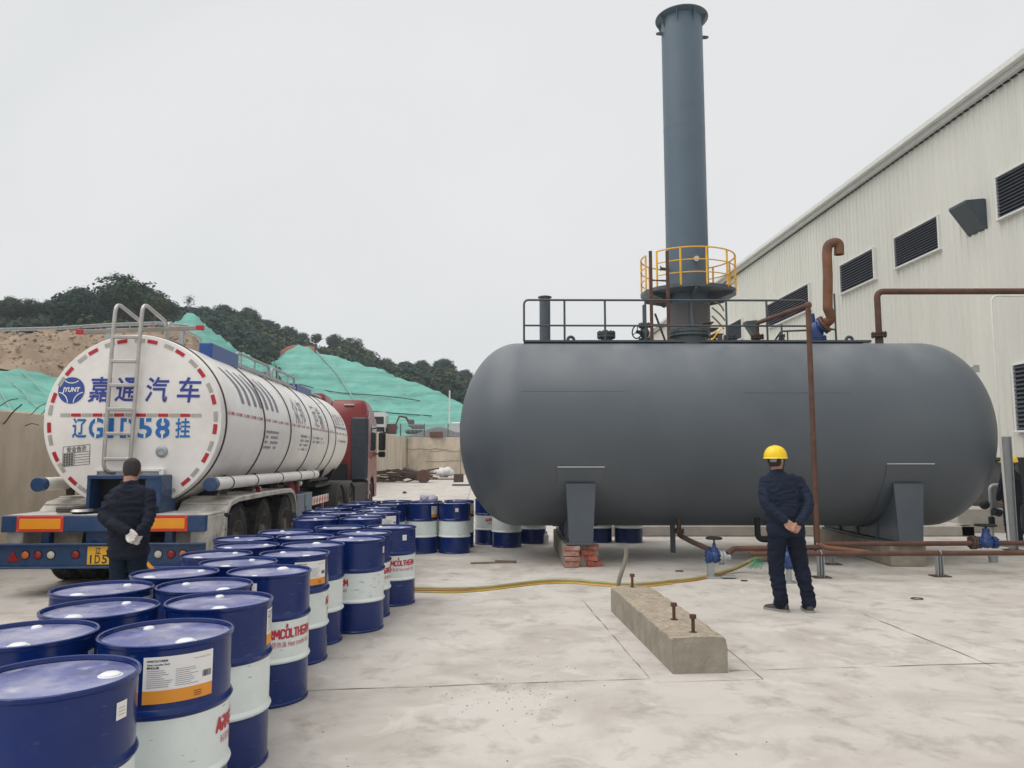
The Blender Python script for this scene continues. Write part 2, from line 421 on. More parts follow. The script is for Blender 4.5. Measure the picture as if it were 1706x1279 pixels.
    def build(self, name, m=None, parent=None, smooth=35, recalc=True):
        me = bpy.data.meshes.new(name)
        me.from_pydata(self.v, [], self.f)
        mats = self.mats or [m]
        for q in mats: me.materials.append(q)
        if self.mats: me.polygons.foreach_set("material_index", self.mi)
        if recalc:
            bm = bmesh.new(); bm.from_mesh(me)
            bmesh.ops.recalc_face_normals(bm, faces=bm.faces)
            bm.to_mesh(me); bm.free()
        if smooth:
            me.polygons.foreach_set("use_smooth", [True] * len(me.polygons))
            me.set_sharp_from_angle(angle=R(smooth))
        me.update()
        o = bpy.data.objects.new(name, me)
        COL.objects.link(o)
        if parent is not None: o.parent = parent
        return o

def arc_pts(c, a, b, r, deg0, deg1, n=6):
    """points on an arc about c in the plane of unit vectors a, b"""
    c, a, b = Vector(c), Vector(a), Vector(b)
    return [c + (a * math.cos(R(deg0 + (deg1 - deg0) * i / n)) + b * math.sin(R(deg0 + (deg1 - deg0) * i / n))) * r for i in range(n + 1)]
def bend(pts, r, n=6):
    """round the corners of a polyline"""
    pts = [Vector(p) for p in pts]
    out = [pts[0]]
    for i in range(1, len(pts) - 1):
        p, a, b = pts[i], pts[i - 1], pts[i + 1]
        da, db = (a - p), (b - p)
        ang = da.angle(db)
        d = min(r / math.tan(ang / 2), da.length * 0.49, db.length * 0.49)
        p0, p1 = p + da.normalized() * d, p + db.normalized() * d
        for k in range(n + 1):
            t = k / n
            out.append(p0 * (1 - t) ** 2 + p * 2 * t * (1 - t) + p1 * t ** 2)
    out.append(pts[-1])
    return out
def smooth_path(pts, per=8):
    pts = [Vector(p) for p in pts]; out = []
    for i in range(len(pts) - 1):
        p0, p1, p2, p3 = pts[max(i - 1, 0)], pts[i], pts[i + 1], pts[min(i + 2, len(pts) - 1)]
        for k in range(per):
            t = k / per
            out.append(0.5 * ((2 * p1) + (p2 - p0) * t + (2 * p0 - 5 * p1 + 4 * p2 - p3) * t * t + (3 * p1 - p0 - 3 * p2 + p3) * t ** 3))
    out.append(pts[-1]); return out

def text_shape(s, size, weight=0.0, width=None, shear=0.0, spacing=1.0):
    """flat lettering as (verts, faces) centred on the origin, x right, y up"""
    cu = bpy.data.curves.new("lettering", 'FONT')
    cu.body = s; cu.size = size; cu.offset = weight; cu.shear = shear; cu.space_character = spacing
    cu.fill_mode = 'BOTH'; cu.resolution_u = 3
    o = bpy.data.objects.new("lettering", cu); COL.objects.link(o)
    dg = bpy.context.evaluated_depsgraph_get()
    me = o.evaluated_get(dg).to_mesh()
    vs = [v.co.copy() for v in me.vertices]; fs = [tuple(p.vertices) for p in me.polygons]
    o.evaluated_get(dg).to_mesh_clear()
    bpy.data.objects.remove(o); bpy.data.curves.remove(cu)
    if not vs: return vs, fs
    x0, x1 = min(v.x for v in vs), max(v.x for v in vs); y0, y1 = min(v.y for v in vs), max(v.y for v in vs)
    k = 1.0 if width is None else width / (x1 - x0)
    vs = [Vector(((v.x - (x0 + x1) / 2) * k, v.y - (y0 + y1) / 2, 0)) for v in vs]
    return vs, fs
def cut_shape(vs, fs, step, axis=0):
    """slice flat lettering every step along an axis so that it can follow a curve"""
    bm = bmesh.new()
    bv = [bm.verts.new(v) for v in vs]
    for f in fs:
        try: bm.faces.new([bv[i] for i in f])
        except ValueError: pass
    lo, hi = min(v[axis] for v in vs), max(v[axis] for v in vs)
    no = Vector((1, 0, 0)) if axis == 0 else Vector((0, 1, 0))
    t = math.ceil(lo / step) * step
    while t < hi:
        bmesh.ops.bisect_plane(bm, geom=bm.verts[:] + bm.edges[:] + bm.faces[:], plane_co=no * t, plane_no=no)
        t += step
    bm.verts.index_update()
    out = [v.co.copy() for v in bm.verts], [tuple(v.index for v in f.verts) for f in bm.faces]
    bm.free(); return out
STROKES = {
 'A': (.92, [[(0, 0), (.44, 1), (.56, 1), (.92, 0)], [(.34, .26), (.72, .26)]]),
 'R': (.80, [[(.05, 0), (.05, .50), (.58, .50), (.74, .62), (.74, .86), (.58, 1), (.02, 1)], [(.44, .48), (.80, 0)]]),
 'M': (.98, [[(0, 0), (.12, 1), (.49, .34), (.86, 1), (.98, 0)]]),
 'C': (.74, [[(.74, .86), (.58, 1), (.2, 1), (.04, .82), (.04, .18), (.2, 0), (.58, 0), (.74, .14)]]),
 'O': (.84, [[(.22, 0), (.04, .2), (.04, .8), (.22, 1), (.62, 1), (.80, .8), (.80, .2), (.62, 0), (.22, 0)]]),
 'L': (.58, [[(.04, 1), (.04, 0), (.58, 0)]]),
 'T': (.68, [[(0, 1), (.68, 1)], [(.34, 1), (.34, 0)]]),
 'H': (.76, [[(.04, 0), (.04, 1)], [(.72, 0), (.72, 1)], [(.04, .5), (.72, .5)]]),
 'E': (.60, [[(.60, 1), (.04, 1), (.04, 0), (.60, 0)], [(.04, .5), (.54, .5)]]),
}
def stroke_shape(word, width, height, t):
    """block lettering drawn with even strokes; t is the stroke's thickness"""
    vs, fs, x = [], [], 0.0
    for ch in word:
        w_, lines = STROKES[ch]
        for ln in lines:
            for (ax, ay), (bx, by) in zip(ln, ln[1:]):
                a, b_ = Vector((x + ax, ay, 0)), Vector((x + bx, by, 0)); vs.append((a, b_))
        x += w_ + .24
    tot = x - .24; kx = (width - t) / tot; ky = height - t
    out, lift = [], 0
    for a, b_ in vs:
        a = Vector(((a.x - tot / 2) * kx, (a.y - .5) * ky, 0)); b_ = Vector(((b_.x - tot / 2) * kx, (b_.y - .5) * ky, 0))
        d = (b_ - a).normalized(); n_ = Vector((-d.y, d.x, 0)) * t / 2; e = d * t * .42
        o = len(out); out += [a - e - n_, b_ + e - n_, b_ + e + n_, a - e + n_]; fs.append((o, o + 1, o + 2, o + 3))
    return out, fs
def rect_shape(x0, y0, x1, y1):
    return [Vector((x0, y0, 0)), Vector((x1, y0, 0)), Vector((x1, y1, 0)), Vector((x0, y1, 0))], [(0, 1, 2, 3)]
def put(mb, shape, fn):
    vs, fs = shape
    if vs: mb._add([fn(v) for v in vs], fs)

def blob(name, mb, voxel, m, parent, smooth=6, wrinkle=0.0, wscale=8.0, seed=0.0):
    """melt overlapping closed shapes into one continuous surface"""
    me = bpy.data.meshes.new("melt"); me.from_pydata(mb.v, [], mb.f)
    bm = bmesh.new(); bm.from_mesh(me); bmesh.ops.recalc_face_normals(bm, faces=bm.faces); bm.to_mesh(me); bm.free()
    o = bpy.data.objects.new("melt", me); COL.objects.link(o)
    r_ = o.modifiers.new("r", 'REMESH'); r_.mode = 'VOXEL'; r_.voxel_size = voxel
    s_ = o.modifiers.new("s", 'SMOOTH'); s_.factor = 0.5; s_.iterations = smooth
    dg = bpy.context.evaluated_depsgraph_get()
    res = bpy.data.meshes.new_from_object(o.evaluated_get(dg))
    bpy.data.objects.remove(o); bpy.data.meshes.remove(me)
    if wrinkle:
        nrm = [v.normal.copy() for v in res.vertices]
        for v, n_ in zip(res.vertices, nrm):
            p = Vector((v.co.x * 0.8 + seed, v.co.y * 0.8, v.co.z * 1.5)) * wscale
            q = Vector((mnoise.noise(p * 0.5), mnoise.noise(p * 0.5 + Vector((7, 3, 1))), 0)) * 1.2
            t = 1.0 - abs(mnoise.noise(p + q)) * 2.0
            v.co += n_ * wrinkle * (t - 0.3)
    res.name = name
    res.materials.clear(); res.materials.append(m)
    res.polygons.foreach_set("use_smooth", [True] * len(res.polygons))
    out = bpy.data.objects.new(name, res); COL.objects.link(out); out.parent = parent
    return out
# ================================================================== THE SETTING
def interp(tab, x):
    if x <= tab[0][0]: return tab[0][1]
    for (a, p), (b, q) in zip(tab, tab[1:]):
        if x <= b: return p + (q - p) * (x - a) / (b - a)
    return tab[-1][1]

g = MB()
xs = [-420, -60, -20, -12, -8, -4, 0, 4, 8, 12, 20, 60, 420]
ys = [-60, -10, 0, 4, 8, 12, 16, 24, 40, 82, 140, 420]
g.grid([[(x, y, 0) for x in xs] for y in ys])
tag(g.build("ground", GROUND, smooth=0), kind="structure")

# thin dirty joints sawn into the slab
j = MB()
def joint(a, b, w=0.007):
    a, b = Vector(a), Vector(b); n = max(3, int((b - a).length / 0.12)); s = (b - a).cross(Vector((0, 0, 1))).normalized()
    L, Rr = [], []
    for i in range(n + 1):
        p = a + (b - a) * i / n + s * (mnoise.noise(Vector((a.x, a.y, i * 0.35))) * 0.012); ww = w * max(0.08, 0.55 + 1.5 * mnoise.noise(Vector((i * 0.55, a.x, 2))))
        L.append((p.x + s.x * ww, p.y + s.y * ww, 0.004)); Rr.append((p.x - s.x * ww, p.y - s.y * ww, 0.004))
    j.grid([L, Rr])
joint(plane(470, 1152), plane(1083, 1131)); joint(plane(1215, 1118), plane(1900, 1098))
joint(plane(970, 1000), plane(1083, 1131), 0.006); joint(plane(1200, 1072), plane(1272, 1132), 0.006); joint(plane(1272, 1132), plane(1090, 1137), 0.004)
joint(plane(1440, 1024), plane(1662, 1113), 0.007)
joint(plane(560, 890), plane(1250, 940), 0.012) if False else None
joint((-7.0, 24, 0), (11, 24.4, 0), 0.02); joint((-7, 36, 0), (10, 36, 0), 0.02); joint((-1.2, 16, 0), (-3.9, 80, 0), 0.02)
tag(j.build("slab_joints", JOINTM, smooth=0), kind="structure")

# ------------------------------------------------------------------ retaining walls
def leftwall_x(Y): return -7.4 - 0.05 * Y
def leftwall_h(Y): return interp([(0, 2.43), (24, 2.47), (46, 3.6), (82, 4.05)], Y)
w = MB()
for y in range(2, 82, 1): pass
secs = []
for i in range(0, 66):
    y = 2 + i * 80.0 / 65
    x, h = leftwall_x(y), leftwall_h(y) + 0.03 * mnoise.noise(Vector((y * 0.8, 1, 4)))
    secs.append([(x, y, -0.2), (x, y, h - 0.03), (x - 0.03, y, h), (x - 0.36, y, h + 0.02 * mnoise.noise(Vector((y, 5, 2)))), (x - 0.40, y, -0.2)])
w.loft(secs)
lw = tag(w.build("retaining_wall", CONC), "long stained concrete retaining wall with rebar ends beside the white tanker trailer", "wall")
rb = MB()
for (u, v, du, dv, r_) in ((6, 706, 30, -32, .011), (42, 709, 22, -1, .008), (0, 676, 30, -12, .008), (52, 690, 24, -18, .007), (70, 689, 12, -9, .007)):
    a = at(u, v, 1); d = ray(u, v); t = -7.4 / (d.x + 0.05 * d.y); p = Vector((0, 0, CAM_H)) + d * t
    d2 = ray(u + du, v + dv); q = Vector((0, 0, CAM_H)) + d2 * (t * 0.965)
    o_ = MB(); o_.tube(smooth_path([p + Vector((-.1, 0, -.02)), p, (p + q) / 2 + Vector((0, 0, .03)), q], 4), r_, 6); o_.build("rebar", RUSTD, lw)

w = MB()
rows = []
for i in range(0, 41):
    x = -11.9 + i * 34.0 / 40; t = 0.05 * mnoise.noise(Vector((x * 0.7, 3, 1)))
    rows.append([(x, 82, -0.2), (x, 82, 4.0 + t), (x, 82.05, 4.05 + t), (x, 82.45, 4.05 + t), (x, 82.5, -0.2)])
w.loft(rows)
cw = tag(w.build("cross_wall", CONC), "stained concrete retaining wall closing the far end of the yard", "wall")
for x in (-11.4, -5.6, 0.2, 6.0):
    o_ = MB(); o_.box((x, 81.985, 2.0), (0.07, 0.03, 3.95)); o_.build("joint", JOINTM, cw)
for zz, x0, x1 in ((2.75, -11.8, -7), (2.55, -9, -2), (1.45, -9.5, 3)):
    o_ = MB(); o_.tube([(x0 + (x1 - x0) * k / 14, 81.99, zz + 0.06 * math.sin(k * 1.3 + x0)) for k in range(15)], 0.035, 5); o_.build("pour_line", CONCD, cw)

# terrace behind the walls, and the embankments
def surf(name, cols, n_sub, m, kind=None, amp=0.0, fs=1.0, seed=0.0, smooth=60, fold=0.0):
    """surface through columns of key points; noise pushes it about"""
    rows = []
    for col in cols:
        r_ = []
        for a, b in zip(col, col[1:]):
            for k in range(n_sub):
                r_.append(Vector(a).lerp(Vector(b), k / n_sub))
        r_.append(Vector(col[-1])); rows.append(r_)
    out = []
    for i, r_ in enumerate(rows):
        o_ = []
        for k, p in enumerate(r_):
            e = min(1.0, k / 2.0, (len(r_) - 1 - k) / 2.0)
            d = mnoise.fractal(Vector((p.x * fs + seed, p.y * fs, p.z * fs)), 0.9, 2.0, 4)
            o_.append((p.x, p.y, p.z + amp * d * (0.25 + 0.75 * e) + (fold * (1 - abs(mnoise.noise(Vector((p.x * .5 + p.y * .12 + seed, p.y * .05, 1))) * 2.4)) + fold * .5 * mnoise.noise(Vector((p.x * 1.7, p.y * .9, seed))) if fold else 0)))
        out.append(o_)
    b = MB(); b.grid(out)
    o = b.build(name, m, smooth=smooth, recalc=False)
    if kind: o["kind"] = kind
    return o

def lx(u): return ray(u, 690).x / ray(u, 690).y
NT = [(-300, 585), (0, 616), (40, 619), (100, 631), (200, 648), (330, 668), (440, 700)]
GR = [(-300, 566), (-60, 559), (0, 557), (90, 555), (180, 549), (270, 546), (318, 552), (345, 585), (380, 640), (470, 680)]
net_c, dirt_c, back_c = [], [], []
for i in range(0, 95):
    u = -280 + i * 8
    r_ = lx(u)
    Y0 = -7.85 / (r_ + 0.05)
    hw = leftwall_h(Y0)
    Ya = max(26.0, Y0 + 5.0); Yb = Ya + 12; Yc = max(56.0, Yb + 14)
    pa = Vector((r_ * Ya, Ya, hw + 0.15)); p0 = Vector((r_ * Y0, Y0, hw - 0.06))
    pb = at(u, interp(NT, u), Yb); pc = at(u, interp(GR, u), Yc)
    net_c.append([p0, pa, pb]); dirt_c.append([pb + Vector((0, -0.3, -0.12)), pb.lerp(pc, 0.5) + Vector((0, 0, 0.25)), pc])
    back_c.append([pc, pc + Vector((r_ * 20, 20, 0.3)), pc + Vector((r_ * 60, 60, -1.0))])
netL = surf("dust_net", net_c, 22, NET, fold=0.14, amp=0.34, fs=0.33, seed=3)
tag(netL, "green dust net spread over the bank above the wall left of the tanker", "net", "green nets over the banks")
surf("embankment", dirt_c, 14, SOIL, "structure", amp=0.75, fs=0.45, seed=9, smooth=20)
surf("road_shelf", back_c, 4, SOIL, "structure", amp=0.2, fs=0.2)
# folds and tie ropes of the left net
for k, (i0, i1) in enumerate(((30, 40), (34, 46), (39, 51))):
    pts = []
    for q in range(9):
        t = q / 8.0; i = int(i0 + (i1 - i0) * t); c_ = net_c[i]; p = Vector(c_[2]).lerp(Vector(c_[1]), t * 0.95); pts.append(p + Vector((0, 0, 0.12)))
    o_ = MB(); o_.tube(pts, 0.025, 5); o_.build("tie_rope", MESHG, netL)
# rubble on the soil
rk = MB()
rnd = random.Random(5)
for k in range(2600):
    i = rnd.randrange(10, 76); c_ = dirt_c[i]; t = rnd.random() ** 0.8
    p = Vector(c_[0]).lerp(Vector(c_[1]), t * 2) if t < 0.5 else Vector(c_[1]).lerp(Vector(c_[2]), t * 2 - 1)
    d = 0.75 * mnoise.fractal(Vector((p.x * .45 + 9, p.y * .45, p.z * .45)), 0.9, 2.0, 4)
    s = rnd.uniform(0.05, 0.10) if rnd.random() < .75 else rnd.uniform(.1, .26)
    rk.box((p.x + rnd.uniform(-.4, .4), p.y, p.z + d + s * 0.1), (s, s * rnd.uniform(.7, 1.3), s * rnd.uniform(.5, .9)), s * 0.2, Matrix.Rotation(rnd.random() * 6, 3, 'Z') @ Matrix.Rotation(rnd.random() * 2, 3, 'X'))
tag(rk.build("rubble", ROCKM, smooth=0), "brown rock rubble strewn over the bare embankment under the guardrail", "rubble", kind="stuff")

# guardrail along the top of the embankment
gr = thing("guardrail", "grey steel road guardrail along the top of the bare embankment", "guardrail", dirt_c[20][2])
gp = [Vector(c_[2]) - Vector(dirt_c[20][2]) for c_ in dirt_c[2:75:3]]
o_ = MB()
for dz, r_ in ((0.42, .06), (0.33, .04), (0.25, .06)):
    o_.tube([p + Vector((0, -0.1, dz)) for p in gp], r_, 6)
o_.build("rail_beam", GREYS, gr)
for p in gp[::2]:
    o_ = MB(); o_.box((p.x, p.y, p.z + 0.05), (0.09, 0.09, 0.80), 0.01); o_.build("post", GREYS, gr)

# far terrace and the big netted slope
surf("terrace", [[(-60 + i * 6, 82.4, 4.0), (-60 + i * 6, 100, 4.3)] for i in range(0, 22)], 6, SOIL, "structure", amp=0.25, fs=0.2)
SL = [(430, 640), (452, 606), (466, 592), (480, 584), (497, 578), (512, 580), (530, 588), (560, 592), (600, 604), (640, 618), (690, 637), (740, 657), (770, 669), (800, 681), (860, 700)]
slope_c = []
for i in range(0, 200):
    u = 424 + i * 2.2
    vt = interp(SL, u) + 1.5 * mnoise.noise(Vector((u * .1, 0, 0)))
    Yt = 124.0
    for _ in range(6):
        zt = at(u, vt, Yt).z; Yt = 97.5 + max(4.0, (zt - 4.2) * 1.65)
    pt = at(u, vt, Yt); r_ = pt.x / pt.y
    slope_c.append([Vector((r_ * 96.5, 96.5, 4.1)), Vector((r_ * 99, 99, 5.4)), pt, pt + Vector((r_ * 5, 5, -1.2))])
netB = surf("dust_net", slope_c, 26, NET, fold=0.13, amp=0.55, fs=0.22, seed=20)
tag(netB, "large green dust net covering the whole cut slope behind the red cab", "net", "green nets over the banks")
def slope_pt(u, t, lift=0.25):
    i = min(198.9, max(0, (u - 424) / 2.2)); a, b = slope_c[int(i)], slope_c[int(i) + 1]
    f = i - int(i); p1 = Vector(a[1]).lerp(Vector(b[1]), f); p2 = Vector(a[2]).lerp(Vector(b[2]), f)
    p = p1.lerp(p2, t)
    d = 0.55 * mnoise.fractal(Vector((p.x * .22 + 20, p.y * .22, p.z * .22)), 0.9, 2.0, 4)
    return p + Vector((0, -0.1, d + lift))
for seam, r_ in ((((527, 1.0), (545, .86), (562, .7), (580, .52), (601, .28), (622, .05)), .13), (((500, .50), (560, .46), (640, .50), (700, .62)), .07), (((520, .22), (580, .22), (640, .24), (720, .3)), .07)):
    o_ = MB(); o_.tube(smooth_path([slope_pt(u, t) for u, t in seam], 6), r_, 5); o_.build("seam", MESHG if r_ > .1 else LEAFG, netB)
# red soil lip left of the net's top
o_ = surf("soil_lip", [[at(u, v0, 131), at(u, v1, 133), at(u, v1 + 8, 137)] for u, v0, v1 in ((452, 608, 598), (462, 600, 588), (474, 594, 579), (488, 588, 576), (505, 584, 576), (524, 588, 578))], 4, mat("red_soil", (0.22, 0.09, 0.065), 0.95, var=0.3), "structure", amp=0.3)
# small netted mound above the tanker
MD = [(268, 560), (282, 543), (296, 529), (312, 526), (326, 529), (344, 541), (362, 557), (380, 572), (396, 585), (430, 604), (460, 616)]
mc = []
for i in range(0, 40):
    u = 268 + i * 4.9; vt = interp(MD, u); pt = at(u, vt, 88); r_ = pt.x / pt.y
    mc.append([at(u, 640, 78), at(u, (vt + 640) / 2, 82.5), pt, pt + Vector((0, 6, -2.0))])
netM = surf("dust_net", mc, 8, NET, amp=0.9, fs=0.8, seed=31)
tag(netM, "torn green dust net over the small rocky mound above the tanker's roof", "net", "green nets over the banks")

# ------------------------------------------------------------------ wooded hill
SKY = [(-300, 500), (0, 503), (15, 494), (45, 497), (70, 502), (90, 492), (105, 482), (130, 479), (158, 492), (168, 474), (200, 460), (240, 470), (262, 492), (285, 506), (310, 500), (330, 508), (352, 512), (395, 511), (420, 528), (450, 536), (470, 541), (500, 553), (520, 565), (545, 571), (562, 562), (590, 568), (612, 580), (640, 597), (690, 601), (740, 600), (758, 612), (775, 618), (820, 640), (900, 690), (1500, 760)]
def hill_z(u, Y):
    r_ = lx(u)
    za = interp([(-300, 11.5), (330, 11.5), (440, 6.0), (470, 4.2), (1500, 2.0)], u)
    Ya = 100.0
    zb = at(u, min(757, interp(SKY, u) + 46), 185.0).z
    t = max(0.0, min(1.0, (Y - Ya) / 85.0)); t = t ** 0.8
    return za + (zb - za) * t
hc = []
for i in range(0, 70):
    u = -300 + i * 20
    r_ = lx(u)
    hc.append([Vector((r_ * Y, Y, hill_z(u, Y))) for Y in (100, 120, 145, 170, 185)] + [Vector((r_ * 260, 260, hill_z(u, 185) - 8)), Vector((r_ * 400, 400, -1))])
surf("hill", hc, 3, HILLM, "structure", amp=0.6, fs=0.08)

def crown_quads(rnd, rx, rz, nclump, per, leaf, shell=0.55):
    """leaf-sized faces in clumps through the volume of a crown centred on the origin"""
    vs, fs = [], []
    lob = [(Vector((rnd.uniform(-1, 1), rnd.uniform(-1, 1), rnd.uniform(-.3, 1))).normalized(), rnd.uniform(.75, 1.18)) for _ in range(7)]
    for c in range(nclump):
        d = Vector((rnd.gauss(0, 1), rnd.gauss(0, 1), rnd.gauss(0.15, 1))).normalized()
        k = sum(wt * max(0, d.dot(l)) ** 3 for l, wt in lob) / max(1e-6, sum(max(0, d.dot(l)) ** 3 for l, wt in lob))
        rr = (shell + (1 - shell) * rnd.random()) * k
        p = Vector((d.x * rx * rr, d.y * rx * rr, d.z * rz * rr))
        cr = rnd.uniform(.15, .30) * rx
        for q in range(per):
            e = Vector((rnd.gauss(0, 1), rnd.gauss(0, 1), rnd.gauss(0, .8))).normalized()
            s = p + Vector((e.x, e.y, e.z * .7)) * cr * rnd.uniform(.6, 1.0)
            nrm = (d * .6 + e * .6 + Vector((rnd.gauss(0, .28), rnd.gauss(0, .28), rnd.gauss(0, .28) + .25))).normalized()
            a = nrm.orthogonal().normalized(); b = nrm.cross(a); an = rnd.random() * 6.28
            a, b = a * math.cos(an) + b * math.sin(an), b * math.cos(an) - a * math.sin(an)
            L = leaf * rnd.uniform(.6, 1.3)
            o = len(vs); vs += [s - a * L * .5, s + b * L * .35, s + a * L * .5, s - b * L * .35]; fs.append((o, o + 1, o + 2, o + 3))
    return vs, fs
rnd = random.Random(11)
variants = []
for k, (nc, per, lf, mm, sh) in enumerate(((260, 20, .56, LEAF, .55), (230, 20, .54, LEAFB, .5), (300, 20, .56, LEAFG, .6), (90, 16, .36, LEAF, .3), (200, 20, .50, LEAF, .45))):
    vs, fs = crown_quads(rnd, 4.0, 3.3 if k != 3 else 4.6, nc, per, lf, sh)
    me = bpy.data.meshes.new("crown"); me.from_pydata(vs, [], fs); me.materials.append(mm); variants.append(me)
tb = MB(); tb.tube([(0, 0, 0), (.1, 0, 1.5), (.05, .1, 3.2), (0, 0, 5.2)], [.32, .24, .19, .08], 8)
for a in range(5):
    an = a * 1.3; tb.tube([(.05, .05, 2.4 + a * .4), (math.cos(an) * 1.0, math.sin(an) * 1.0, 3.3 + a * .2), (math.cos(an) * 2.2, math.sin(an) * 2.2, 3.9 + a * .2)], [.13, .08, .03], 6)
trunk_o = tb.build("trunk", BARK); trunk_me = trunk_o.data; bpy.data.objects.remove(trunk_o)
def tree(u, vtop, wpx, Y, k, label, tall=1.0):
    p = at(u, vtop, Y); wid = wpx / F * Y
    s = wid / 8.0 * 1.02
    h = 3.3 if k != 3 else 4.6
    zc = p.z - h * s * tall * 1.0
    gz = hill_z(u, Y) if Y >= 100 else 11.3
    base = min(gz, zc - 2.2 * s)
    t = thing("broadleaf_tree", label, "tree", (p.x, p.y, base), rnd.random() * 6.28, "trees on the skyline")
    o = bpy.data.objects.new("crown", variants[k]); COL.objects.link(o); o.parent = t
    o.location = (0, 0, zc - base); o.scale = (s, s, s * tall)
    o2 = bpy.data.objects.new("trunk", trunk_me); COL.objects.link(o2); o2.parent = t
    f = (zc - base + 0.35 * h * s) / 5.2
    o2.scale = (s, s, f)
    return t
for a in (
    (18, 494, 46, 96, 0, "dark round tree at the left edge of the picture above the guardrail"),
    (52, 497, 40, 98, 4, "low dark tree second from the left edge above the guardrail"),
    (86, 499, 34, 100, 0, "small dark tree in the dip left of the big smooth domed crown"),
    (132, 478, 84, 92, 2, "big smooth domed dark tree left of the highest crown"),
    (208, 457, 98, 98, 4, "broad airy tree with the highest crown, behind the steel ladder"),
    (258, 490, 44, 100, 1, "olive tree at the right shoulder of the highest crown"),
    (284, 503, 30, 112, 4, "small tree beside the feathery thin one right of the ladder hoops"),
    (316, 488, 22, 110, 3, "thin feathery pale tree standing up above the netted mound"),
    (342, 510, 34, 150, 0, "round dark tree just right of the thin feathery one"),
    (376, 508, 50, 150, 2, "broad dark twin-domed tree above the netted mound"),
    (412, 512, 44, 150, 0, "dark tree at the right end of the twin-domed clump"),
    (448, 532, 44, 160, 2, "dark tree at the start of the long fall of the ridge"),
    (480, 543, 34, 165, 0, "dark tree straight above the top of the large netted slope"),
    (504, 553, 24, 170, 4, "small tree on the ridge just right of the net's top"),
    (528, 555, 20, 168, 4, "little round tree standing clear in the gap of the ridge"),
    (558, 556, 32, 165, 4, "left one of the two loose open trees on the mid ridge"),
    (586, 562, 42, 165, 4, "wide loose open tree on the mid ridge, right of its pair"),
    (612, 580, 30, 172, 1, "olive tree at the lower right of the loose open pair"),
    (642, 596, 34, 178, 0, "dark bush-like tree where the ridge levels out"),
    (676, 601, 36, 178, 2, "flat dark tree in the level stretch of the ridge"),
    (704, 599, 30, 178, 0, "round dark tree in the level stretch near the grey tank"),
    (738, 597, 40, 172, 2, "large rounded tree next to the grey tank's left end"),
    (774, 615, 36, 175, 0, "dark tree half hidden by the grey tank's left end")):
    tree(*a)

# the wood below the skyline reads as one mass
vs_all, fs_all = [], []
rnd = random.Random(23)
pool = [crown_quads(rnd, 3.6, 3.0, 46, 12, .62, .6) for _ in range(6)]
fam = {0: ([], []), 1: ([], []), 2: ([], [])}
for k in range(900):
    u = rnd.uniform(-160, 830); Y = rnd.uniform(84 if u < 300 else 104, 184)
    if u > 425 and u < 860:
        i = min(198, max(0, int((u - 424) / 2.2)))
        if Y < slope_c[i][2].y + 7: continue
    elif u > 255 and Y < 100: continue
    s = rnd.uniform(.75, 1.35); r_ = lx(u)
    z = (hill_z(u, Y) if Y >= 100 else 11.2) + 2.6 * s
    v_lim = interp(SKY, u) + 9
    zmax = at(u, v_lim, Y).z - 3.0 * s
    z = min(z, zmax) if Y < 185 else z
    vs, fs = pool[rnd.randrange(6)]; V, Fq = fam[rnd.choice((0, 0, 1, 2, 2))]
    o = len(V); ca, sa = math.cos(k), math.sin(k)
    V += [(r_ * Y + s * (p.x * ca - p.y * sa), Y + s * (p.x * sa + p.y * ca), z + s * p.z) for p in vs]
    Fq += [tuple(i + o for i in f) for f in fs]
me = bpy.data.meshes.new("woodland")
V, Fq, mi = [], [], []
for k in range(3):
    o = len(V); V += fam[k][0]; Fq += [tuple(i + o for i in f) for f in fam[k][1]]; mi += [k] * len(fam[k][1])
me.from_pydata(V, [], Fq)
for m in (LEAF, LEAFB, LEAFG): me.materials.append(m)
me.polygons.foreach_set("material_index", mi)
wo = bpy.data.objects.new("woodland", me); COL.objects.link(wo)
tag(wo, "dense dark wood covering the hillside below the skyline trees", "wood", kind="stuff")

# ------------------------------------------------------------------ factory building on the right
BX, BK = 12.2, 0.045
bld = thing("factory_building", "long cream metal-clad factory hall with dark louvre windows on the right", "building", (BX, 0, 0), math.atan(BK))
BM_ = Matrix.Translation((BX, 0, 0)) @ Matrix.Rotation(math.atan(BK), 4, 'Z')
BI = BM_.inverted()
def wallpt(u, v, off=0.0):
    d = ray(u, v); t = (BX - off) / (d.x + BK * d.y)
    return BI @ (Vector((0, 0, CAM_H)) + d * t)
eave = wallpt(1690, 93, 0.3).z
Y_A, Y_B, Z_A = 3.0, 60.0, 1.72
prof = []
y = Y_A
while y < Y_B:
    prof += [(0, y), (0, y + .16), (-.03, y + .18), (-.03, y + .22)]; y += 0.24
b = MB()
b.grid([[(x_, y_, z_) for x_, y_ in prof] for z_ in (Z_A, 5.0, eave - 0.1)])
yl = prof[-1][1]
b.grid([[(0, yl, Z_A), (26, yl, Z_A)], [(0, yl, eave - .1), (26, yl, eave + 1.6)]]); b.grid([[(26, Y_A, 0), (26, yl, 0)], [(26, Y_A, eave), (26, yl, eave)]])
b.grid([[(0, Y_A, Z_A), (26, Y_A, Z_A)], [(0, Y_A, eave - .1), (26, Y_A, eave + 1.6)]])
b.build("wall", CLAD, bld, smooth=0)
b = MB(); b.box((0.1, (Y_A + Y_B) / 2, Z_A / 2 - 0.06), (0.12, Y_B - Y_A, Z_A)); b.box((0.0, (Y_A + Y_B) / 2, Z_A - .03), (.09, Y_B - Y_A, .05), .004)
b.build("base_wall", BASEB, bld)
b = MB(); b.grid([[(-.30, Y_A - .4, eave + .035), (13, Y_A - .4, eave + 1.6), (26.4, Y_A - .4, eave + .02)], [(-.30, Y_B + .4, eave + .035), (13, Y_B + .4, eave + 1.6), (26.4, Y_B + .4, eave + .02)]])
b.build("roof", TRIMG, bld, smooth=0)
b = MB()
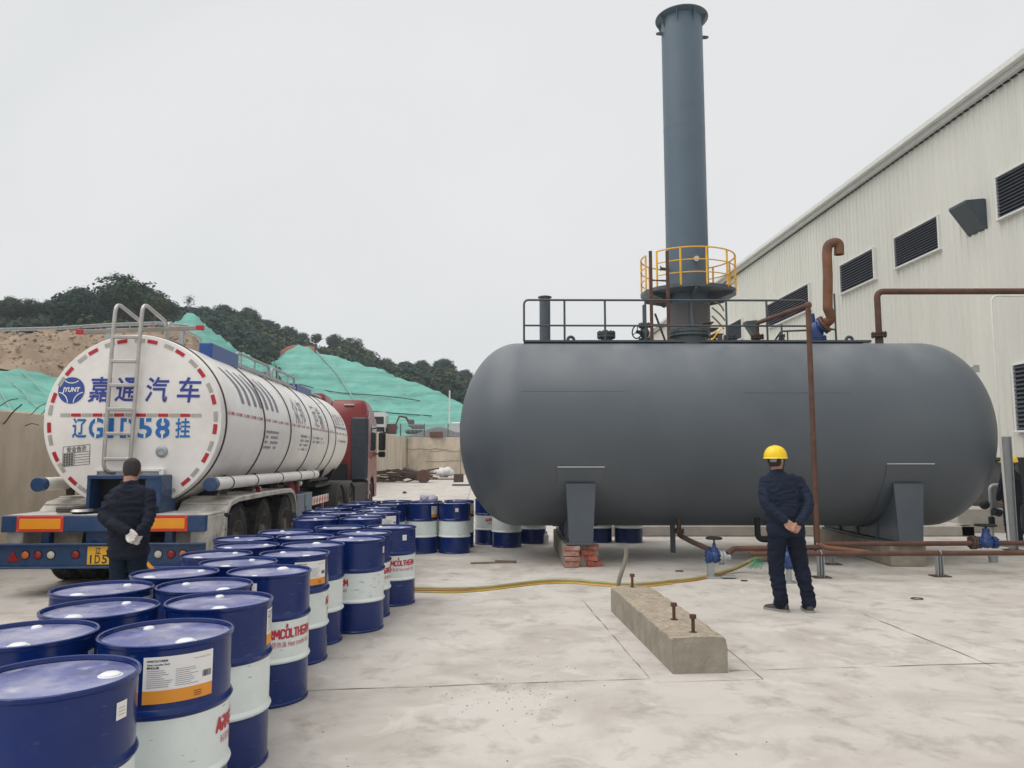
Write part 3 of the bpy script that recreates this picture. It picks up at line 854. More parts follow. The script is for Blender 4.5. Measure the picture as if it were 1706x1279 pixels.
yy = Y_A - .4
while yy < Y_B:
    L = min(3.0, Y_B + .4 - yy); b.box((-.26, yy + L / 2, eave - .05), (.14, L - .012, .15), .012); yy += 3.0
b.build("gutter", TRIM, bld)
b = MB(); b.box((-.09, (Y_A + Y_B) / 2, eave - .17), (.20, Y_B - Y_A, .16), .01); b.build("soffit", TRIMG, bld)
b = MB()
yy = Y_A
while yy < Y_B:
    b.box((-.045, yy + .12, eave - .265), (.04, .17, .03)); yy += .24
b.build("eave_closure", BLACK, bld, smooth=0)
def louvre(u0, vt0, vb0, u1, vt1, vb1, nsl):
    p = [wallpt(u0, vt0), wallpt(u0, vb0), wallpt(u1, vt1), wallpt(u1, vb1)]
    y0, y1 = max(p[0].y, p[2].y), min(p[0].y, p[2].y)
    zt, zb = (p[0].z + p[2].z) / 2, (p[1].z + p[3].z) / 2
    yc, zc, W, H = (y0 + y1) / 2, (zt + zb) / 2, abs(y0 - y1), zt - zb
    f = MB()
    t = .045
    f.box((-.05, yc, zt + t / 2), (.11, W + 2 * t, t), .006); f.box((-.06, yc, zb - t / 2), (.14, W + 2 * t + .06, t), .006)
    for s in (-1, 1): f.box((-.05, yc + s * (W / 2 + t / 2), zc), (.11, t, H), .006)
    fo = f.build("louvre_window", TRIM, bld)
    q = MB(); q.box((-.034, yc, zc), (.008, W, H)); q.build("backing", VOID, fo, smooth=0)
    q = MB()
    for k in range(nsl):
        z = zb + (k + .5) * H / nsl
        q.box((-.068, yc, z), (.070, W - .004, .012), 0, Matrix.Rotation(R(-42), 3, 'Y'))
    q.build("slats", SLAT, fo, smooth=0)
louvre(1665, 290 + 12, 371, 1760, 240, 318, 12)
louvre(1494, 397, 448, 1566, 361, 415, 12)
louvre(1403, 441, 488, 1458, 417, 467, 11)
louvre(1281, 507, 543, 1350, 475, 520, 11)
louvre(1212, 545, 575, 1238, 530, 563, 12)
louvre(1140, 575, 600, 1180, 555, 580, 12)
louvre(1694, 616, 712, 1760, 590, 720, 15)
def hood(u0, u1, vt, vb):
    a, c = wallpt(u0 + 18, vt), wallpt(u1, vt); q = wallpt((u0 + u1) / 2 + 10, vb)
    y0, y1 = min(a.y, c.y), max(a.y, c.y); zt, zb = a.z, q.z
    h = MB(); D = 0.50; H = zt - zb
    h.prism([(-.03, zt + .03), (-D, zt - .02), (-D, zt - H * .12), (-.05, zb), (-.03, zb)], y0, y1, 'xz'); h.build("vent_hood", HOODM, bld)
    l = MB(); l.box((-.01, (y0 + y1) / 2, (zt + zb) / 2), (.04, y1 - y0 + .03, zt - zb + .03), .004); l.build("hood_flange", HOODM, bld)
hood(1595, 1643, 347, 387)
hood(1238, 1262, 537, 566)
# dark doorway in the base wall and a loading ledge along it
b = MB(); b.box((0.0, 14.6, .86), (.10, 4.8, 1.7)); b.build("doorway", VOID, bld, smooth=0)
led = MB()
led.box((-.62, 26.0, .27), (1.15, 17.0, .54), .015); led.box((-1.32, 26.0, .11), (.18, 17.0, .22), .012)
tag(led.build("loading_ledge", CONCP), "low concrete loading ledge along the foot of the cream factory hall", "ledge")
lo = bpy.data.objects["loading_ledge"]; lo.location = (BX, 0, 0); lo.rotation_euler = (0, 0, math.atan(BK))
# low kerb wall behind the tank
k = MB()
k.box((5.6, 16.75, .115), (9.0, .30, .23), .02); k.box((9.95, 17.75, .115), (.30, 2.3, .23), .02)
tag(k.build("kerb_wall", CONCP), "low grey concrete kerb wall on the yard behind the grey tank", "kerb")

# fence and boards on top of the cross wall
fe = thing("mesh_fence", "grey bar fence on the far retaining wall below the netted slope", "fence", (-9, 82.25, 4.05))
for k in range(8):
    o_ = MB(); o_.box((-3.2 + k * 2.6, 0, .75), (.09, .09, 1.5)); o_.build("post", RAILM, fe)
o_ = MB()
for k in range(130): o_.box((-4.0 + k * .145, 0, .72), (.028, .028, 1.3))
for z in (.12, 1.36): o_.box((5.4, 0, z), (19, .04, .05))
o_.build("bar_panel", GREYS, fe, smooth=0)
for (u0, v0, u1, v1, lb) in ((643, 706, 661, 723, "upright rusty red board at the left end of the far fence"), (716, 719, 738, 729, "flat rusty red board lying on the far wall under the fence")):
    a, c = at(u0, v0, 81.95), at(u1, v1, 81.95)
    o_ = MB(); o_.box(((a.x + c.x) / 2, 81.9, (a.z + c.z) / 2), (c.x - a.x, .12, a.z - c.z), .02)
    for t in (.2, .5, .8): o_.box((a.x + (c.x - a.x) * t, 81.82, (a.z + c.z) / 2), (.06, .06, a.z - c.z))
    tag(o_.build("site_board", PANELR), lb, "board")
# ================================================================== THE GREY STORAGE TANK
TX0, TX1, TY, TZ, TR, TA = 0.10, 7.16, 13.32, 2.126, 1.60, 1.02
tank = thing("storage_tank", "huge dark grey horizontal steel tank on two saddles in the yard", "tank", ((TX0 + TX1) / 2, TY, 0))
TO = Vector(tank.location)
def L(p): return Vector(p) - TO
prof = []
for i in range(0, 25):
    a = PI / 2 * i / 24; prof.append((TR * math.sin(a), TX0 - TA * math.cos(a)))
girth = [TX0 + .02, TX0 + 1.75, TX0 + 3.53, TX0 + 5.3, TX1 - .02]
for gx in girth: prof += [(TR, gx)]
for i in range(24, -1, -1):
    a = PI / 2 * i / 24; prof.append((TR * math.sin(a), TX1 + TA * math.cos(a)))
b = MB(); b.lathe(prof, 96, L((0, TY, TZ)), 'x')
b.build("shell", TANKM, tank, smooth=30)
# seams along the shell
def shell_pt(x, deg, r=TR):      # deg measured from straight down towards the camera
    return L((x, TY - r * math.sin(R(deg)), TZ - r * math.cos(R(deg))))
for (x0, x1, dg) in ((TX0 + .05, TX0 + 1.7, 113), (TX0 + 3.55, TX0 + 5.28, 112)):
    b = MB(); b.tube([shell_pt(x0, dg, TR - .001), shell_pt(x1, dg, TR - .001)], .005, 5); b.build("weld_seam", TANKD, tank)
# lead edge of the wear plates, the saddles, the brick piers
for nm, xc, wid in (("left", 1.08, .74), ("right", 6.235, .74)):
    b = MB(); rows = []
    for i in range(0, 33):
        dm = 68.6 if nm == 'left' else 70.5; dg = -dm + 2 * dm * i / 32
        rows.append([shell_pt(xc - wid / 2, dg, TR - .01), shell_pt(xc - wid / 2, dg, TR + .014), shell_pt(xc + wid / 2, dg, TR + .014), shell_pt(xc + wid / 2, dg, TR - .01)])
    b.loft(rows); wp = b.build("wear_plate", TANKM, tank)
    b = MB(); b.tube([shell_pt(xc - wid / 2, dm + .6, TR + .010), shell_pt(xc + wid / 2, dm + .6, TR + .010)], .010, 6); b.build("edge_highlight", EDGE_LIGHT, wp)  # pale bead paints the highlight along the plate's top edge
    # saddle: a web cradling the shell, end ribs, a base plate
    sd_ = MB()
    wt, wb, z0 = .235, .185, .36
    up = []
    half = 58
    for i in range(0, 25):
        dg = -half + 2 * half * i / 24
        up.append((-(TR + .02) * math.sin(R(dg)), TZ - (TR + .02) * math.cos(R(dg))))
    yo = (TR + .02) * math.sin(R(half)) + .03
    outline = [(yo, up[0][1] + .0)] + up[1:-1] + [(-yo, up[-1][1])] + [(-yo * .985, z0 + .03), (yo * .985, z0 + .03)]
    for xw in (-.165, .165):
        sd_.prism([(p + 0, q) for p, q in outline], xc - TO.x + xw - .012, xc - TO.x + xw + .012, 'yz')
    for s in (-1, 1):
        zt = up[0][1] + .03
        rr = [[Vector((xc - TO.x + sx * wt, s * yo, zt)) for sx in (-1, 1)] + [Vector((xc - TO.x + sx * wt, s * (yo + .022), zt)) for sx in (1, -1)],
              [Vector((xc - TO.x + sx * wb, s * yo, z0 + .02)) for sx in (-1, 1)] + [Vector((xc - TO.x + sx * wb, s * (yo + .022), z0 + .02)) for sx in (1, -1)]]
        sd_.loft(rr)
    for yy in (-.7, 0, .7):
        sd_.box((xc - TO.x, yy, .50), (.42, .02, .28))
    sd_.box((xc - TO.x, 0, z0), (.46, yo * 2 + .06, .035), .004)
    sd_.build("saddle", TANKD, tank)
    pl = thing("saddle_pier", ("concrete and brick pier under the grey tank's saddle by the loose bricks", "concrete pier under the grey tank's saddle behind the rusty pipes")[nm == "right"], "pier", (xc, TY, 0), 0, "piers under the tank")
    b = MB(); b.box((0, .05, .17), (.56, 2.75, .34), .015); b.build("block", CONCD, pl)
    if nm == "left":
        b = MB()
        for r_ in range(4):
            for q in range(1):
                b.box((-.15 + q * .27 + (.012 if r_ % 2 else -.008), -1.39, .045 + r_ * .083), (.24, .10, .072), .006)
        b.build("brick_course", mat("mortared_brick", (0.36, 0.16, 0.12), 0.9, var=.2, scale=8, bump=.5, bscale=50, dirt=((0.50, 0.42, 0.37), .9, 9)), pl)

# ---- fittings on the tank's top
TOP = TZ + TR
b = MB()
xa, xb = at(873, 571, 12.95).x, at(1449, 571, 12.95).x
b.box(L(((xa + xb) / 2 + .02, 13.02, TOP + .005)), (xb - xa + .05, .10, .04), .004)
b.box(L(((xa + xb) / 2, 13.75, TOP + .005)), (xb - xa, .10, .04), .004)
b.box(L(((xa + xb) / 2, 13.4, TOP + .012)), (xb - xa, .66, .02)); b.build("walkway", RAILM, tank)
zr = at(1000, 499.5, 12.98).z; zm = at(1000, 542, 12.98).z
rail = bpy.data.objects.new("railing", None); COL.objects.link(rail); rail.parent = tank
px = [at(873 + k * 67.4, 520, 12.98).x for k in range(8)]
b = MB()
b.tube(bend([L((px[0], 12.98, TOP)), L((px[0], 12.98, zr)), L((px[7], 12.98, zr - .01)), L((px[7], 12.98, TOP))], .09), .019, 8); b.build("top_rail", RAILM, rail)
b = MB(); b.tube([L((px[0], 12.98, zm)), L((px[7], 12.98, zm - .01))], .017, 8); b.build("mid_rail", RAILM, rail)
for k in (1, 2, 3, 5, 6):
    b = MB(); b.tube([L((px[k], 12.98, TOP)), L((px[k], 12.98, zr))], .019, 8); b.build("post", RAILM, rail)
# rail at the back edge of the walkway, right half
b = MB()
xr0, xr1 = at(1300, 520, 13.8).x, at(1391, 520, 13.8).x
b.tube(bend([L((xr0 - .15, 13.8, TOP + .1)), L((xr0, 13.8, TOP + .32)), L((xr1, 13.8, TOP + .36)), L((xr1, 13.8, TOP))], .05), .018, 8)
b.tube([L((xr1, 13.8, TOP)), L((xr1, 13.8, at(1391, 489, 13.8).z))], .018, 8)
b.tube([L((xr0 + .12, 13.8, TOP)), L((xr0 + .12, 13.8, TOP + .33))], .015, 8); b.tube([L((xr0, 13.8, TOP + .12)), L((xr1, 13.8, TOP + .14))], .015, 8)
b.build("rear_rail", RAILM, rail)

def flange(mb, c, r, h, nb, axis='z', gap=.016):
    """pair of bolted flange discs about a point"""
    c = Vector(c); ax = {'z': Vector((0, 0, 1)), 'x': Vector((1, 0, 0)), 'y': Vector((0, 1, 0))}[axis]
    mb.cyl(c - ax * h, c - ax * gap / 2, r, 24); mb.cyl(c + ax * gap / 2, c + ax * h, r, 24); mb.cyl(c - ax * gap, c + ax * gap, r * .8, 16)
    mb.bolts(c, r * .84, nb, r * .085 + .004, h * 2 + .035, axis)
def topz(y): return TZ + math.sqrt(max(0, TR * TR - (y - TY) ** 2))
# tall vent pipe
p = at(908, 570, 13.3); zt = at(908, 496, 13.3).z
b = MB(); b.cyl(L((p.x, 13.3, TOP - .05)), L((p.x, 13.3, zt)), .098, 24); b.lathe([(.02, 0), (.125, .006), (.125, .022), (.02, .05)], 24, L((p.x, 13.3, zt - .005)))
b.cyl(L((p.x, 13.28, zt - .07)), L((p.x, 13.19, zt - .07)), .02, 10); b.build("vent_pipe", TANKD, tank)
# lifting lugs
for u in (951, 1415):
    p = at(u, 566, 13.25); b = MB()
    b.tube([L((p.x + .055 * math.cos(t * PI / 8), 13.25, TOP + .07 + .055 * math.sin(t * PI / 8))) for t in range(16)], .028, 8, closed=True)
    b.box(L((p.x, 13.25, TOP + .02)), (.16, .05, .06), .006); b.build("lifting_lug", RAILM, tank)
# blind-flanged nozzle
p = at(1010, 560, 13.3); zt = at(1010, 554, 13.3).z
b = MB(); b.cyl(L((p.x, 13.3, TOP - .05)), L((p.x, 13.3, zt)), .105, 24); flange(b, L((p.x, 13.3, zt - .045)), .165, .05, 12); b.build("blind_flange", RAILM, tank)
# manhole with many bolts
p = at(1148, 560, 13.25); zt = at(1148, 552, 13.25).z
b = MB(); b.cyl(L((p.x, 13.25, TOP - .1)), L((p.x, 13.25, zt)), .30, 40); flange(b, L((p.x, 13.25, zt - .05)), .355, .05, 28)
b.tube([L((p.x - .06, 13.0, zt)), L((p.x - .05, 13.0, zt + .05)), L((p.x + .05, 13.0, zt + .05)), L((p.x + .06, 13.0, zt))], .012, 8); b.build("manhole", RAILM, tank)
# gate valve with a wheel
def gate_valve(parent, base, ztop, wheel_dir, body_m, s=1.0, name="gate_valve"):
    b = MB(); x, y, z = base
    b.cyl((x, y, z), (x, y, z + .09 * s), .05 * s, 16); flange(b, (x, y, z + .09 * s), .095 * s, .025 * s, 8)
    b.sphere((x, y, z + .21 * s), .08 * s, 8, (1, 1, 1.15)); flange(b, (x, y, z + .33 * s), .095 * s, .025 * s, 8)
    b.cyl((x, y, z + .34 * s), (x, y, ztop), .028 * s, 12)
    d = Vector(wheel_dir).normalized(); c = Vector((x, y, z + .21 * s)) + d * .17 * s
    b.cyl((x, y, z + .21 * s), c, .03 * s, 10)
    o = b.build(name, body_m, parent)
    w_ = MB(); a = d.orthogonal().normalized(); e = d.cross(a)
    w_.tube([c + (a * math.cos(2 * PI * k / 20) + e * math.sin(2 * PI * k / 20)) * .105 * s for k in range(20)], .011 * s, 6, closed=True)
    for k in range(3): w_.cyl(c, c + (a * math.cos(2.1 * k) + e * math.sin(2.1 * k)) * .105 * s, .008 * s, 6)
    w_.sphere(c, .022 * s, 6)
    w_.build("handwheel", BLACK, o); return o
p = at(1074, 570, 13.3)
gate_valve(tank, L((p.x, 13.3, TOP - .03)), L((0, 0, at(1074, 508, 13.3).z)).z, (-.8, -.6, 0), RAILM, 1.12)
p = at(1303, 570, 13.45)
gate_valve(tank, L((p.x, 13.45, TOP - .03)), L((0, 0, at(1303, 540, 13.45).z)).z, (-.7, -.7, 0.1), RAILM, .62)
p = at(1217, 560, 13.35); b = MB(); b.cyl(L((p.x, 13.35, TOP - .05)), L((p.x, 13.35, TOP + .13)), .07, 20); flange(b, L((p.x, 13.35, TOP + .13)), .12, .028, 8); b.build("nozzle", RAILM, tank)
# blue relief valve and the rusty gooseneck
p = at(1362, 568, 13.35)
b = MB(); bx = p.x
b.cyl(L((bx, 13.35, TOP - .05)), L((bx, 13.35, TOP + .1)), .12, 20)
flange(b, L((bx, 13.35, TOP + .11)), .155, .03, 10)
b.lathe([(.12, .12), (.13, .2), (.13, .3), (.10, .38), (.05, .42)], 20, L((bx - .02, 13.35, TOP)))
dd = Vector((.62, -.5, .45)).normalized(); c0 = L((bx - .02, 13.35, TOP + .27)); b.cyl(c0 - dd * .1, c0 + dd * .13, .105, 20); b.cyl(c0 + dd * .11, c0 + dd * .145, .165, 24)
b.cyl(L((bx - .07, 13.35, TOP + .38)), L((bx - .09, 13.35, TOP + .56)), .05, 12); b.build("relief_valve", VBLUE, tank)
b = MB(); c1 = c0 + dd * .16
b.cyl(c1, c1 + dd * .035, .165, 24); a_ = dd.orthogonal().normalized(); e_ = dd.cross(a_)
for k in range(10):
    q = c1 + (a_ * math.cos(k * .628) + e_ * math.sin(k * .628)) * .135; b.cyl(q - dd * .05, q + dd * .06, .014, 6)
gy = (c1 + TO).y - .12
g1 = L(at(1379, 512, gy)); g2 = L(at(1378, 432, gy)); g3 = L(at(1381, 404, gy)); g4 = L(at(1397, 402, gy)); g5 = L(at(1398, 424, gy))
path = bend([c1, c1 + dd * .17 + Vector((.0, 0, .0)), g1 + Vector((0, 0, -.02)), g1], .12, 5)[:-1] + [g1] + bend([g2 - Vector((0, 0, .3)), g2 + Vector((0, 0, .1)), L(at(1379, 406, gy)) + Vector((0, 0, 0)), g4 + Vector((.01, 0, 0)), g5], .13, 6)
b.tube(path, .083, 20, caps=False); b.tube(path[-2:], [.082, .084], 20, caps=False); b.tube(path[-3:], .073, 20, caps=False)
b.build("gooseneck_pipe", RUSTO, tank)
# bits hanging under the tank
for u, v in ((1121, 900), ):
    q = at(u, v, 12.9); b = MB(); b.box(L((q.x, 12.9, .36)), (.075, .075, .50)); b.build("drain_stub", RAILM, tank)
q = at(1357, 880, 12.9); b = MB(); b.cyl(L((q.x, 12.9, .05)), L((q.x, 12.9, .66)), .02, 8); b.build("drain_stub", RAILM, tank)
q = at(1131, 880, 12.6)
b = MB(); b.tube(bend([L((q.x, 12.6, .75)), L((q.x, 12.6, .43)), L(at(1152, 902, 12.0)), L(at(1182, 915, 11.2))], .08), .04, 12)
flange(b, L((q.x, 12.6, .49)), .085, .025, 6); b.build("drain_pipe", RUSTD, tank)
q = at(1262, 880, 12.6)
b = MB(); b.tube(bend([L((q.x, 12.6, .8)), L((q.x, 12.6, .36)), L((q.x + .5, 12.5, .36))], .1), .05, 12); b.box(L((q.x + .1, 12.5, .17)), (.36, .2, .10), .02); b.build("drain_pipe", BLACK, tank)
# little bracket on the right-hand head
q = at(1622, 612, 13.4); b = MB(); b.box(L((q.x - .02, 13.4, q.z - .12)), (.07, .05, .26), .005); b.box(L((q.x + .05, 13.4, q.z - .02)), (.09, .05, .13), .005); b.build("level_bracket", GREYS, tank)

# ================================================================== PIPES
# thin rusty pipe from the tank's top, over and down the front
q0, q1 = at(1262, 572, 13.3), at(1346, 506, 10.95)
zc = at(1262, 538, 13.3).z
pz = thing("drop_pipe", "thin rusty pipe falling down the tank's front beside the helmeted worker", "pipe", (q1.x, 10.95, 0))
O = Vector(pz.location)
b = MB(); b.tube(bend([Vector((q0.x, 13.3, TOP + .03)) - O, Vector((q0.x, 13.3, zc)) - O, Vector((q1.x, 10.95, q1.z - .02)) - O, Vector((q1.x, 10.95, .48)) - O], .09), .038, 12)
b.build("pipe", RUST, pz)
b = MB(); flange(b, Vector((q0.x, 13.3, TOP + .13)) - O, .115, .03, 8); b.build("flange", RUSTD, pz)
b = MB(); b.sphere(Vector((q1.x, 10.95, q1.z - .02)) - O, .055, 8); b.build("elbow", RUST, pz)
# overhead pipe to the hall
p = at(1465, 570, 13.3); ph = at(1465, 485.5, 13.3).z
oh = thing("overhead_pipe", "rusty pipe rising from the tank's right end and running across to the cream hall", "pipe", (p.x, 13.3, TOP))
O = Vector(oh.location)
b = MB(); b.tube(bend([(0, 0, 0), (0, 0, ph - O.z), (6.0 - (p.x - 5.9), 0, ph - O.z + .01)], .13, 6), .055, 14); b.build("pipe", RUST, oh)
b = MB(); flange(b, (0, 0, .17), .13, .035, 8); b.cyl((0, 0, -.03), (0, 0, .14), .07, 14); b.build("flange", RUSTD, oh)
# pipe runs near the ground
def run(name, label, pts, r, m=RUST, rb_=.1, group="rusty pipes along the ground"):
    t = thing(name, label, "pipe", pts[0], 0, group); O = Vector(pts[0])
    b = MB(); b.tube(bend([Vector(p) - O for p in pts], rb_), r, 12); b.build("pipe", m, t); return t, O
rp1, O1 = run("ground_pipe", "long rusty ground pipe nearest the camera, on short posts right of the helmeted worker", [(3.3, 10.62, .365), (12.0, 10.62, .40)], .036)
for x in (at(1367, 921, 10.62).x, at(1565, 921, 10.62).x):
    for s in (0,):
        b = MB(); b.tube([Vector((x - O1.x, -.045, .0)), Vector((x - O1.x, -.045, .03)), Vector((x - O1.x, 0, .055)), Vector((x - O1.x, .045, .03)), Vector((x - O1.x, .045, 0))], .007, 6); b.build("clamp", GREYS, rp1)
rp2, O2 = run("ground_pipe", "rusty ground pipe behind the nearest one, blue valve at its right end", [(at(1366, 905, 11.25).x, 11.25, .43), (12.0, 11.25, .47)], .036)
v = at(1641, 897, 11.25)
b = MB(); vb = Vector((v.x, 11.25, .455)) - O2
b.sphere(vb + Vector((.02, 0, 0)), .085, 8, (1.3, 1, 1)); flange(b, vb + Vector((-.10, 0, 0)), .088, .025, 8, 'x'); flange(b, vb + Vector((.13, 0, 0)), .088, .025, 8, 'x')
b.lathe([(.075, .05), (.06, .12), (.045, .15), (.05, .20), (.02, .21)], 16, vb + Vector((.02, 0, 0))); vo = b.build("gate_valve", VBLUE, rp2)
b = MB(); b.cyl(vb + Vector((.02, 0, .2)), vb + Vector((.02, 0, .26)), .018, 8); c = vb + Vector((.02, 0, .25))
b.tube([c + Vector((math.cos(k * .314) * .14, math.sin(k * .314) * .14, 0)) for k in range(20)], .014, 6, closed=True)
for k in range(4): b.cyl(c, c + Vector((math.cos(k * 1.57) * .14, math.sin(k * 1.57) * .14, 0)), .01, 6)
b.build("handwheel", BLACK, vo)
b = MB(); flange(b, vb + Vector((-.18, 0, 0)), .10, .03, 8, 'x'); b.build("flange", RUSTD, rp2)
rp3, O3 = run("ground_pipe", "short slanting rusty pipe joining the two ground pipes below the falling pipe", [(q1.x, 10.95, .47), (q1.x + .1, 10.9, .42), (q1.x + .62, 10.66, .375)], .036, RUSTO)
rp4, O4 = run("ground_pipe", "rusty ground pipe from the falling pipe to the blue valve by the hose", [(at(1212, 917, 10.9).x, 10.9, .33), (at(1222, 911, 10.95).x, 10.95, .40), (q1.x + .05, 10.95, .42)], .040, RUST)
# blue valve at the left end of that pipe
v = at(1190, 918, 10.9)
gv = thing("gate_valve", "small blue valve with a black wheel left of the helmeted worker, near the hose", "valve", (v.x, 10.9, 0)); gv.scale = (.85, .85, .92)
b = MB(); b.sphere((0, 0, .32), .10, 8); flange(b, (-.10, 0, .32), .105, .03, 8, 'x'); b.lathe([(.075, .36), (.06, .45), (.03, .47), (.03, .52)], 14); b.build("body", VBLUE, gv)
b = MB(); flange(b, (.12, -.02, .31), .11, .04, 8, 'x'); b.cyl((.14, -.02, .31), (.26, -.02, .31), .05, 12); b.build("flange", GREYS, gv)
b = MB(); b.cyl((0, 0, .5), (0, 0, .60), .016, 8); b.tube([(math.cos(k * .314) * .125, math.sin(k * .314) * .125, .60) for k in range(20)], .016, 6, closed=True)
for k in range(4): b.cyl((0, 0, .6), (math.cos(k * 1.57) * .12, math.sin(k * 1.57) * .12, .60), .012, 6)
b.build("handwheel", BLACK, gv)
b = MB(); b.box((-.07, 0, .14), (.10, .09, .26), .006); b.box((-.06, 0, .012), (.26, .2, .022), .004); b.box((.2, -.1, .03), (.24, .12, .02), .004); b.build("foot", GREYS, gv)
# blue hose valve behind the worker's legs
v = at(1313, 915, 10.45)
hv = thing("gate_valve", "blue valve seen between the legs of the helmeted worker, where the hose ends", "valve", (v.x, 10.45, 0))
b = MB(); b.box((0, 0, .30), (.17, .15, .24), .05); b.cyl((-.16, 0, .33), (.16, 0, .33), .075, 14); b.cyl((0, 0, .4), (0, 0, .5), .03, 10); b.build("body", VBLUE, hv)
b = MB(); b.cyl((0, 0, 0), (0, 0, .2), .035, 10); b.cyl((0, 0, 0), (0, 0, .015), .11, 12); b.build("foot", GREYS, hv)
# supports
def support(u, vb_, lb, w_=.075, h=.33):
    g_ = plane(u, vb_)
    t = thing("pipe_support", lb, "support", g_, 0, "posts under the ground pipes")
    b = MB(); b.box((0, 0, h / 2), (.012, w_, h)); b.box((-w_ / 2, 0, h / 2), (.012, w_, h)); b.box((w_ / 2, 0, h / 2), (.012, w_, h)); b.build("post", GREYS, t)
    b = MB(); b.box((0, 0, .008), (.24, .2, .014), .003); b.build("base_plate", RUSTD, t)
support(1368, 962, "short grey pipe post with a base plate right beside the helmeted worker's leg")
support(1566, 960, "short grey pipe post standing alone under the nearest ground pipe, far right")
support(1387, 940, "small pale pipe post just behind and right of the worker's pipe post", .06, .28)
# grey post and white conduit at the right
pc = plane(1689, 917)
po = thing("steel_post", "tall grey steel post at the right edge in front of the third worker", "post", (pc.x, pc.y, 0))
b = MB(); hz = at(1672, 727, pc.y).z
for a_ in (-.055, .055): b.box((a_ - .0, 0, hz / 2), (.012, .11, hz))
b.box((0, 0, hz / 2), (.10, .012, hz)); b.build("column", GREYS, po)
b = MB(); b.box((0, 0, .01), (.26, .26, .02)); b.build("base_plate", RUSTD, po)
c0 = at(1651, 492.5, pc.y - .1)
cd = thing("conduit", "thin white conduit bending down beside the grey post at the right edge", "conduit", (c0.x, pc.y - .1, 0))
b = MB(); b.tube(bend([(3.2, 0, c0.z), (0, 0, c0.z), (.0, 0, 1.9), (.04, 0, .1)], .14, 6), .019, 10); b.build("pipe", PLASTERW, cd)

# ================================================================== THE STACK
SY = 22.0
sp = at(1147, 520, SY); SX = sp.x
st = thing("exhaust_stack", "tall blue-grey steel chimney stack behind the tank with a yellow-railed platform", "chimney", (SX, SY, 0))
zt = at(1136, 36, SY).z
b = MB(); b.lathe([(.625, 0), (.62, 3.0), (.62, zt)], 56); b.lathe([(.60, zt), (.60, zt - 2.0)], 40)
zj = at(1147, 497, SY).z
for z in (zj + 2.6, zj + 5.2): b.lathe([(.621, z - .012), (.625, z), (.621, z + .012)], 56)
b.build("shaft", STACKM, st)
b = MB(); b.lathe([(.626, zj - 2.6), (.623, zj - .25)], 56); b.lathe([(.66, zj - 2.62), (.66, zj - 2.5), (.62, zj - 2.5)], 56); b.build("scorched_base", STACKB, st)
b = MB(); b.lathe([(.56, zt - .02), (.60, zt + .01), (.80, zt + .06), (.80, zt + .085), (.58, zt + .05)], 56)
for k in range(8):
    a_ = k * PI / 4 + .35; m_ = Matrix.Rotation(a_, 3, 'Z'); b.M = m_.to_4x4(); b.prism([(.615, zt - .34), (.78, zt + .055), (.615, zt + .03)], -.012, .012, 'xz')
b.M = Matrix.Identity(4); b.build("top_flange", STACKM, st)
for s in (-1, 1):
    b = MB(); q = Vector((s * .70, -.05, zt - .42 - (.12 if s > 0 else 0)))
    b.cyl((s * .6, -.05, q.z), (s * .72, -.05, q.z), .055, 10); b.tube([q + Vector((math.cos(k * .52) * .05, math.sin(k * .52) * .05, 0)) + Vector((s * .04, 0, 0)) for k in range(12)], .025, 6, closed=True); b.build("lifting_lug", TANKD, st)
# platform
zp = at(1146, 488, SY).z - .05
PR = 1.40
pf = bpy.data.objects.new("platform", None); COL.objects.link(pf); pf.parent = st
b = MB(); b.lathe([(.63, zp - .05), (PR, zp - .05), (PR, zp + .05), (.63, zp + .05), (.63, zp - .05)], 16, arc=(-.12, 2 * PI - .12)); b.build("deck", TANKD, pf, smooth=0)
for k in range(6):
    a_ = k * PI / 3 + .45; b = MB(); b.M = Matrix.Rotation(a_, 4, 'Z'); b.prism([(.6, zp - .32), (.6, zp - .06), (PR - .03, zp - .06), (PR - .03, zp - .12)], -.03, .03, 'xz'); b.build("bracket", TANKD, pf)
yr = bpy.data.objects.new("railing", None); COL.objects.link(yr); yr.parent = st
a0, a1 = R(-142), R(196)     # the gap is where the ladder comes up
for dz, r_ in ((1.08, .022), (.72, .018), (.36, .018)):
    b = MB(); b.tube([((PR - .03) * math.cos(a0 + (a1 - a0) * k / 60), (PR - .03) * math.sin(a0 + (a1 - a0) * k / 60), zp + dz) for k in range(61)], r_, 6); b.build("rail", YELLOW, yr)
for k in range(12):
    a_ = a0 + (a1 - a0) * k / 11; b = MB(); b.tube([((PR - .03) * math.cos(a_), (PR - .03) * math.sin(a_), zp), ((PR - .03) * math.cos(a_), (PR - .03) * math.sin(a_), zp + 1.08)], .03, 6); b.build("post", YELLOW, yr)
ld = bpy.data.objects.new("ladder", None); COL.objects.link(ld); ld.parent = st
lyy = -1.62
xl, xr = at(1085, 500, SY + lyy).x - SX, at(1113, 500, SY + lyy).x - SX
lz = at(1086, 418, SY + lyy).z
for x in (xl, xr):
    b = MB(); b.box((x, lyy, lz / 2), (.085, .06, lz), .004); b.build("rail", RUST, ld)
z = .4
while z < lz - .5:
    b = MB(); b.cyl((xl, lyy, z), (xr, lyy, z), .02, 8); b.build("rung", RUST, ld); z += .62
b = MB(); b.tube([(xl + .1, lyy, zp - .9), (xl + .55, -.7, zp - 1.5)], .03, 6); b.tube([(xl, lyy, zp - .5), (xr + .1, -.6, zp - .5)], .03, 6); b.build("stay", RUSTD, ld)
